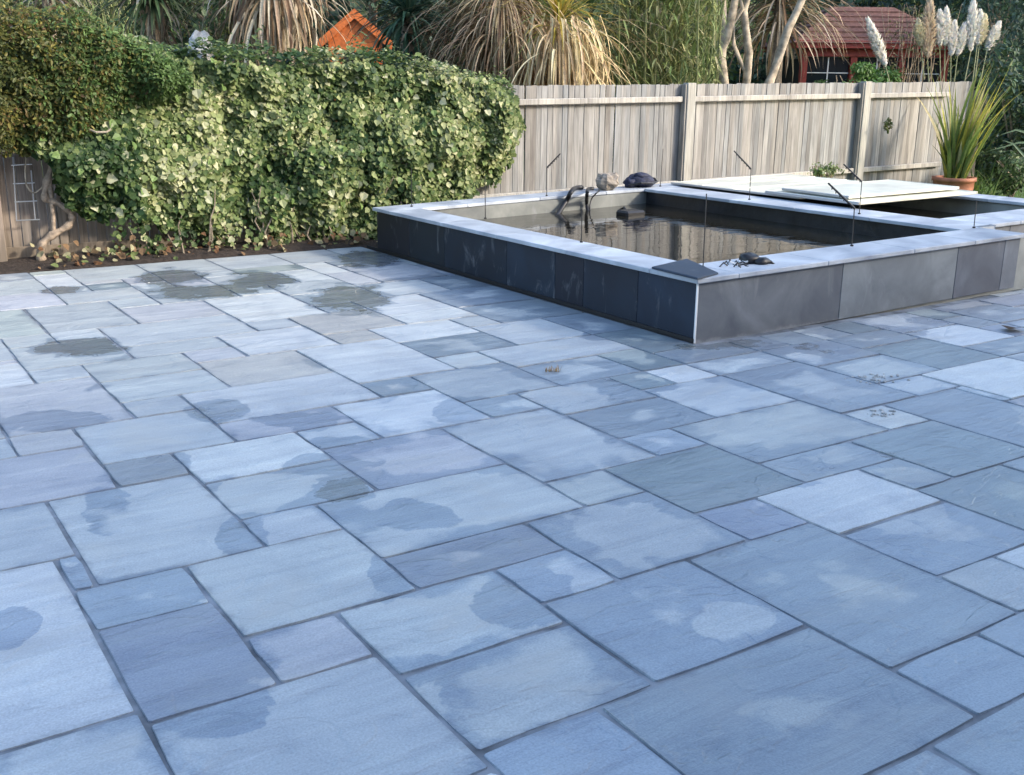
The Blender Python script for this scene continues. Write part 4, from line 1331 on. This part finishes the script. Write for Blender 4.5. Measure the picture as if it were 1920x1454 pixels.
plume(pg2, (1661, 126), (1629, 42), 16.4, 26, (1672, 170), WHT)

# potted strap-leaved plant
pc = at(1787, 350, 15.6); pc.z = 0
pc.z = -.03
pot = empty('plant_pot', pc, 'round terracotta pot with a flaring rim beside the fence end', 'pot')
mb = MB()
prof = [(.0, .0), (.19, .0), (.25, .12), (.285, .27), (.285, .36), (.31, .365), (.31, .42), (.275, .42), (.265, .36), (.0, .35)]
nseg = 28
V = [(pc.x + r_ * math.cos(2 * math.pi * k / nseg), pc.y + r_ * math.sin(2 * math.pi * k / nseg), pc.z + z_) for r_, z_ in prof for k in range(nseg)]
F = [(i * nseg + k, i * nseg + (k + 1) % nseg, (i + 1) * nseg + (k + 1) % nseg, (i + 1) * nseg + k) for i in range(len(prof) - 1) for k in range(nseg)]
mb.mesh(V, F); mb.build('pot_body', M_terra, pot, smooth=True)
mb = MB(); mb.tube([pc + Vector((0, 0, .36)), pc + Vector((0, 0, .385))], .262, 20); mb.build('compost', M_soil, pot)
pp = empty('potted_phormium', pc + Vector((0, 0, .385)), 'spiky green and yellow strap leaved plant growing in the terracotta pot', 'plant')
PG = [(.15, .21, .055), (.20, .27, .07), (.30, .33, .08), (.11, .16, .05), (.45, .42, .08), (.42, .38, .2)]
for k in range(125):
    az = random.uniform(0, 6.283)
    b_ = pc + Vector((math.cos(az) * random.uniform(0, .16), math.sin(az) * random.uniform(0, .16), .37))
    long_ = random.random()
    mb = MB()
    mb.strap(arch_leaf(b_, az + random.gauss(0, .4) if random.random() < .55 else random.gauss(-.5, .5), random.uniform(.5, 1.75) if long_ > .25 else random.uniform(.4, .8), random.uniform(1.15, 1.52), random.uniform(.1, .75)), random.uniform(.045, .08), cvar(random.choice(PG), .25))
    mb.build('leaf', M_leaf, pp)

# grass and long blades on the lawn edge at the right
mb = MB()
for k in range(9000):
    x = random.uniform(11.2, 24); y = random.uniform(7.2, 16)
    mb.strap(arch_leaf((x, y, -.035), random.uniform(0, 6.28), random.uniform(.06, .13), random.uniform(.8, 1.5), random.uniform(.2, 1), 3), .012, cvar(random.choice([(.09, .18, .03), (.12, .22, .045), (.07, .14, .03)]), .3))
tag(mb.build('grass', M_leaf), 'short green lawn grass beyond the second basin', 'grass', kind='stuff')
c = ground(1850, 345); c = at(1838, 345, 15.8); c.z = -.03
gt = empty('grass_tuft', c, 'long arching green grass tuft beside the terracotta pot', 'grass tuft')
mb = MB()
for k in range(70):
    mb.strap(arch_leaf(c + Vector((random.uniform(-.2, .2), random.uniform(-.2, .2), 0)), random.uniform(0, 6.28), random.uniform(.4, .9), random.uniform(.9, 1.4), random.uniform(1.0, 2.2)), .016, cvar(random.choice([(.12, .2, .05), (.2, .26, .1), (.07, .13, .04)]), .3))
tag(mb.build('blades', M_leaf, gt), kind='stuff')
lbp = empty('broad_bladed_plant', at(1960, 300, 15.0), 'broad grey green blades reaching in from the right edge', 'plant')
lbp.location.z = -.03
for a, b_, c_ in (((1960, 262), (1905, 244), (1874, 254)), ((1975, 270), (1910, 268), (1852, 284)), ((1950, 330), (1900, 270), (1876, 262))):
    mb = MB(); P3 = [at(*a, 15.0), at((a[0] + b_[0]) / 2, (a[1] + b_[1]) / 2 - 2, 15.0), at(*b_, 15.0), at(*c_, 15.0)]
    mb.strap([Vector((P3[0].x, P3[0].y, 0))] + P3, .045, (.14, .21, .13), side=UP); mb.build('leaf', M_leaf, lbp)

# ------------------------------------------------------------------ garden buildings
# red summerhouse with a hipped roof
D1 = 19.5
sh_o = at(1498, 150, D1); sh_o.z = -.03
sh = empty('summerhouse', sh_o, 'red painted summerhouse with hipped brown red roof and dark paned windows', 'summerhouse')
sh.rotation_euler = (0, 0, -YAW)
def spart(n_, M_, x0, x1, y0, y1, z0, z1, ch=.004, par=None):
    o = MB().box(x0, x1, y0, y1, z0, z1, ch=ch).build(n_, M_, None)
    o.parent = par or sh
    return o
SW = 2.75
ev = 2.42
spart('wall', M_red, .05, SW - .05, .06, 2.6, .0, 1.62)
spart('wall', M_dark, .12, SW - .12, .5, 2.5, 1.63, 2.2)
for x in (.02, .93, 1.82, SW - .14):
    spart('post', M_red, x, x + .12, .02, .14, .0, 2.22)
spart('post', M_red, .02, .14, 2.45, 2.6, 0, 2.22)
spart('lintel', M_red, .0, SW, .0, .16, 2.225, 2.36)
spart('fascia', M_red, -.14, SW + .14, -.16, -.12, 2.365, 2.50)
spart('fascia', M_red, -.14, -.10, -.118, 2.8, 2.365, 2.50)
for x0, x1 in ((.145, .925), (1.055, 1.815), (1.945, SW - .145)):
    wn = spart('window', M_red, x0, x1, .05, .09, 1.63, 1.70)
    spart('pane', M_glass, x0 + .01, x1 - .01, .085, .095, 1.701, 2.215, 0, wn)
    spart('glazing_bar', M_trim, (x0 + x1) / 2 - .010, (x0 + x1) / 2 + .010, .07, .083, 1.702, 2.214, 0, wn)
    spart('glazing_bar', M_trim, x0 + .01, x1 - .01, .058, .069, 1.93, 1.945, 0, wn)
rf = MB()
x0, x1, y0, y1, zb, zr = -.2, SW + .2, -.2, 2.85, 2.46, 3.16
rf.mesh([(x0, y0, zb), (x1, y0, zb), (x1, y1, zb), (x0, y1, zb), (x0 + 1.0, 1.0, zr), (x1 - 1.0, 1.0, zr), (x1 - 1.0, 1.7, zr), (x0 + 1.0, 1.7, zr)],
        [(0, 1, 5, 4), (1, 2, 6, 5), (2, 3, 7, 6), (3, 0, 4, 7), (4, 5, 6, 7), (3, 2, 1, 0)])
rfo = rf.build('roof', M_redroof, None); rfo.parent = sh
cour = MB()
for k in range(1, 7):        # shingle courses
    f_ = k / 7.0
    zz = zb + (zr - zb) * f_
    a_, b__ = x0 + 1.0 * f_, x1 - 1.0 * f_
    yy_ = y0 + 1.2 * f_
    cour.box(a_, b__, yy_ - .02, yy_ + .005, zz - .002, zz + .014)
    cour.box(a_ - .02, a_ + .005, yy_ + .01, 2.0 - .2 * f_, zz - .002, zz + .014)
co = cour.build('shingle_course', M_redroof, None); co.parent = rfo

# orange hut gable
D2 = 18.5
oh_o = at(668, 150, D2); oh_o.z = -.03
oh = empty('garden_hut', oh_o, 'small orange timber hut with a pitched roof showing above the ivy', 'hut')
oh.rotation_euler = (0, 0, -YAW + .12)
def opart(n_, M_, verts, faces):
    mb = MB(); mb.mesh(verts, faces)
    o = mb.build(n_, M_, None); o.parent = oh
    return o
hw_, he, ha = .46, 2.42, 2.82
opart('front_wall', M_orange, [(-hw_, 0, 0), (hw_, 0, 0), (hw_, 0, he - .05), (0, 0, ha - .05), (-hw_, 0, he - .05), (-hw_, 1.4, 0), (hw_, 1.4, 0), (hw_, 1.4, he - .05), (0, 1.4, ha - .05), (-hw_, 1.4, he - .05)],
      [(0, 1, 2, 3, 4), (1, 6, 7, 2), (5, 0, 4, 9), (6, 5, 9, 8, 7)])
for s_ in (-1, 1):
    V = []
    for y in (-.05, 1.5):
        for (x, z) in ((0, ha), (s_ * (hw_ + .16), he - .13), (s_ * (hw_ + .16), he - .07), (0, ha + .06)):
            V.append((x, y, z))
    opart('roof_panel', M_orange, V, [(0, 1, 2, 3), (7, 6, 5, 4), (0, 4, 5, 1), (1, 5, 6, 2), (2, 6, 7, 3), (3, 7, 4, 0)])
    V = []
    for y in (-.08, -.055):
        for (x, z) in ((0, ha - .09), (s_ * (hw_ + .18), he - .22), (s_ * (hw_ + .18), he - .06), (0, ha + .07)):
            V.append((x, y, z))
    opart('barge_board', M_orange, V, [(0, 1, 2, 3), (7, 6, 5, 4), (0, 4, 5, 1), (1, 5, 6, 2), (2, 6, 7, 3), (3, 7, 4, 0)])
MBx = MB().box(-.20, .26, -.012, .01, 1.2, 2.18); o = MBx.build('door', M_dark, None); o.parent = oh  # near-black sheet painting the unlit gap below the gable, no door leaf
MBx = MB().box(.30, .40, -.05, -.013, 0, 2.25); o = MBx.build('porch_post', M_orange, None); o.parent = oh

# pale stone ornament above the ivy, blue-white and black garden things past the fence
c = at(375, 70, 12.6); cb0 = Vector((c.x, c.y, -.03))
sto = empty('stone_ornament', cb0, 'weathered pale grey stone ornament poking above the ivy', 'ornament')
mb = MB(); mb.tube([cb0, cb0 + Vector((0, 0, 1.9))], [.14, .12], 10); mb.build('plinth', M_stone, sto)
mb = MB(); blob(mb, cb0 + Vector((0, 0, 2.05)), .15, 3.3, .4, 14, 9, 1.2); mb.build('figure', M_stone, sto)
c = at(1375, 156, 16.2); c.z = -.03
gb = empty('garden_bench', c, 'pale blue garden seat back just showing over the fence between the trunks', 'bench')
def bpart(n_, x0, x1, y0, y1, z0, z1):
    o = MB().box(x0, x1, y0, y1, z0, z1, ch=.006).build(n_, M_blue, None); o.parent = gb
bpart('back_slat', -.35, .35, .30, .34, 1.58, 1.70); bpart('back_slat', -.35, .35, .30, .34, 1.2, 1.4); bpart('seat', -.35, .35, -.2, .33, .72, .78)
for x in (-.33, .27):
    bpart('leg', x, x + .06, .341, .40, 0, 1.7); bpart('leg', x, x + .06, -.2, -.14, 0, .718)

# ------------------------------------------------------------------ small things on the patio
c = ground(1037, 696)
wd_ = empty('dry_weed', c, 'tuft of dry orange weed sprouting from a joint in front of the pond', 'weed')
mb = MB()
for k in range(46):
    az = random.uniform(0, 6.28)
    b_ = c + RT * random.uniform(-.05, .05) + Vector((0, random.uniform(-.02, .02), -.006))
    mb.strap(arch_leaf(b_, az, random.uniform(.02, .055), random.uniform(.5, 1.5), random.uniform(.1, .8), 4), .004, cvar(random.choice([(.50, .32, .14), (.58, .42, .22), (.40, .25, .12)]), .3))
tag(mb.build('blades', M_dry, wd_), kind='stuff')
c = ground(1905, 618)
V, F, C = leaves(np.array([[0, 0, 0.012]]), np.array([[.1, .1, 1.0]]), .16, np.array([[.07, .04, .025]]))
mb = MB(); mb.mesh((V + np.array(c)).tolist(), [tuple(int(a) for a in f) for f in F], (.07, .045, .03))
tag(mb.build('fallen_leaf', M_dry, origin=c), 'single dark brown fallen leaf on the paving at the right edge', 'leaf')
cr = MB()
for k in range(70):
    if k < 45: p = ground(1635 + random.gauss(0, 22), 711 + random.gauss(0, 4))
    else: p = ground(1655 + random.gauss(0, 14), 776 + random.gauss(0, 4))
    r_ = random.uniform(.003, .011)
    blob(cr, p + Vector((0, 0, r_ * .4)), r_, k, .4, 6, 4, .6)
tag(cr.build('mortar_crumbs', M_stone), 'scatter of pale mortar crumbs on the paving right of the pond front', 'crumbs', kind='stuff')

# ------------------------------------------------------------------ unseen house behind the camera, sized so its shadow covers the paving
hs = empty('house', (4, -3, 0), 'unseen brick house behind the viewpoint, sized to shade the paving', 'house')
def hpart(n_, M_, x0, x1, y0, y1, z0, z1):
    return MB().box(x0, x1, y0, y1, z0, z1).build(n_, M_, hs)
hpart('wall', M_brick, -9, 18, -9.5, -2.6, -.05, 4.6)
rfm = MB(); rfm.mesh([(-9.3, -2.2, 4.605), (18.3, -2.2, 4.605), (18.3, -9.9, 4.605), (-9.3, -9.9, 4.605), (-9.3, -6.0, 7.5), (18.3, -6.0, 7.5)], [(0, 1, 5, 4), (2, 3, 4, 5), (1, 2, 5), (3, 0, 4), (3, 2, 1, 0)])
rfm.build('roof', M_tileroof, hs)
for x in (-7, -3, 1, 5, 9, 13):
    f_ = hpart('window', M_trim, x, x + 1.6, -2.598, -2.55, 2.9, 4.1)
    q_ = MB().box(x + .08, x + 1.52, -2.548, -2.54, 2.98, 4.02).build('pane', M_glass, None); q_.parent = f_; q_.location = -Vector(hs.location) - Vector(f_.location)
for x in (-2, 4, 9):
    f_ = hpart('door', M_trim, x, x + 3.0, -2.598, -2.55, 0, 2.15)
    q_ = MB().box(x + .1, x + 2.9, -2.548, -2.54, .1, 2.05).build('pane', M_glass, None); q_.parent = f_; q_.location = -Vector(hs.location) - Vector(f_.location)
print('slabs', nslab, 'objects', len(bpy.data.objects))
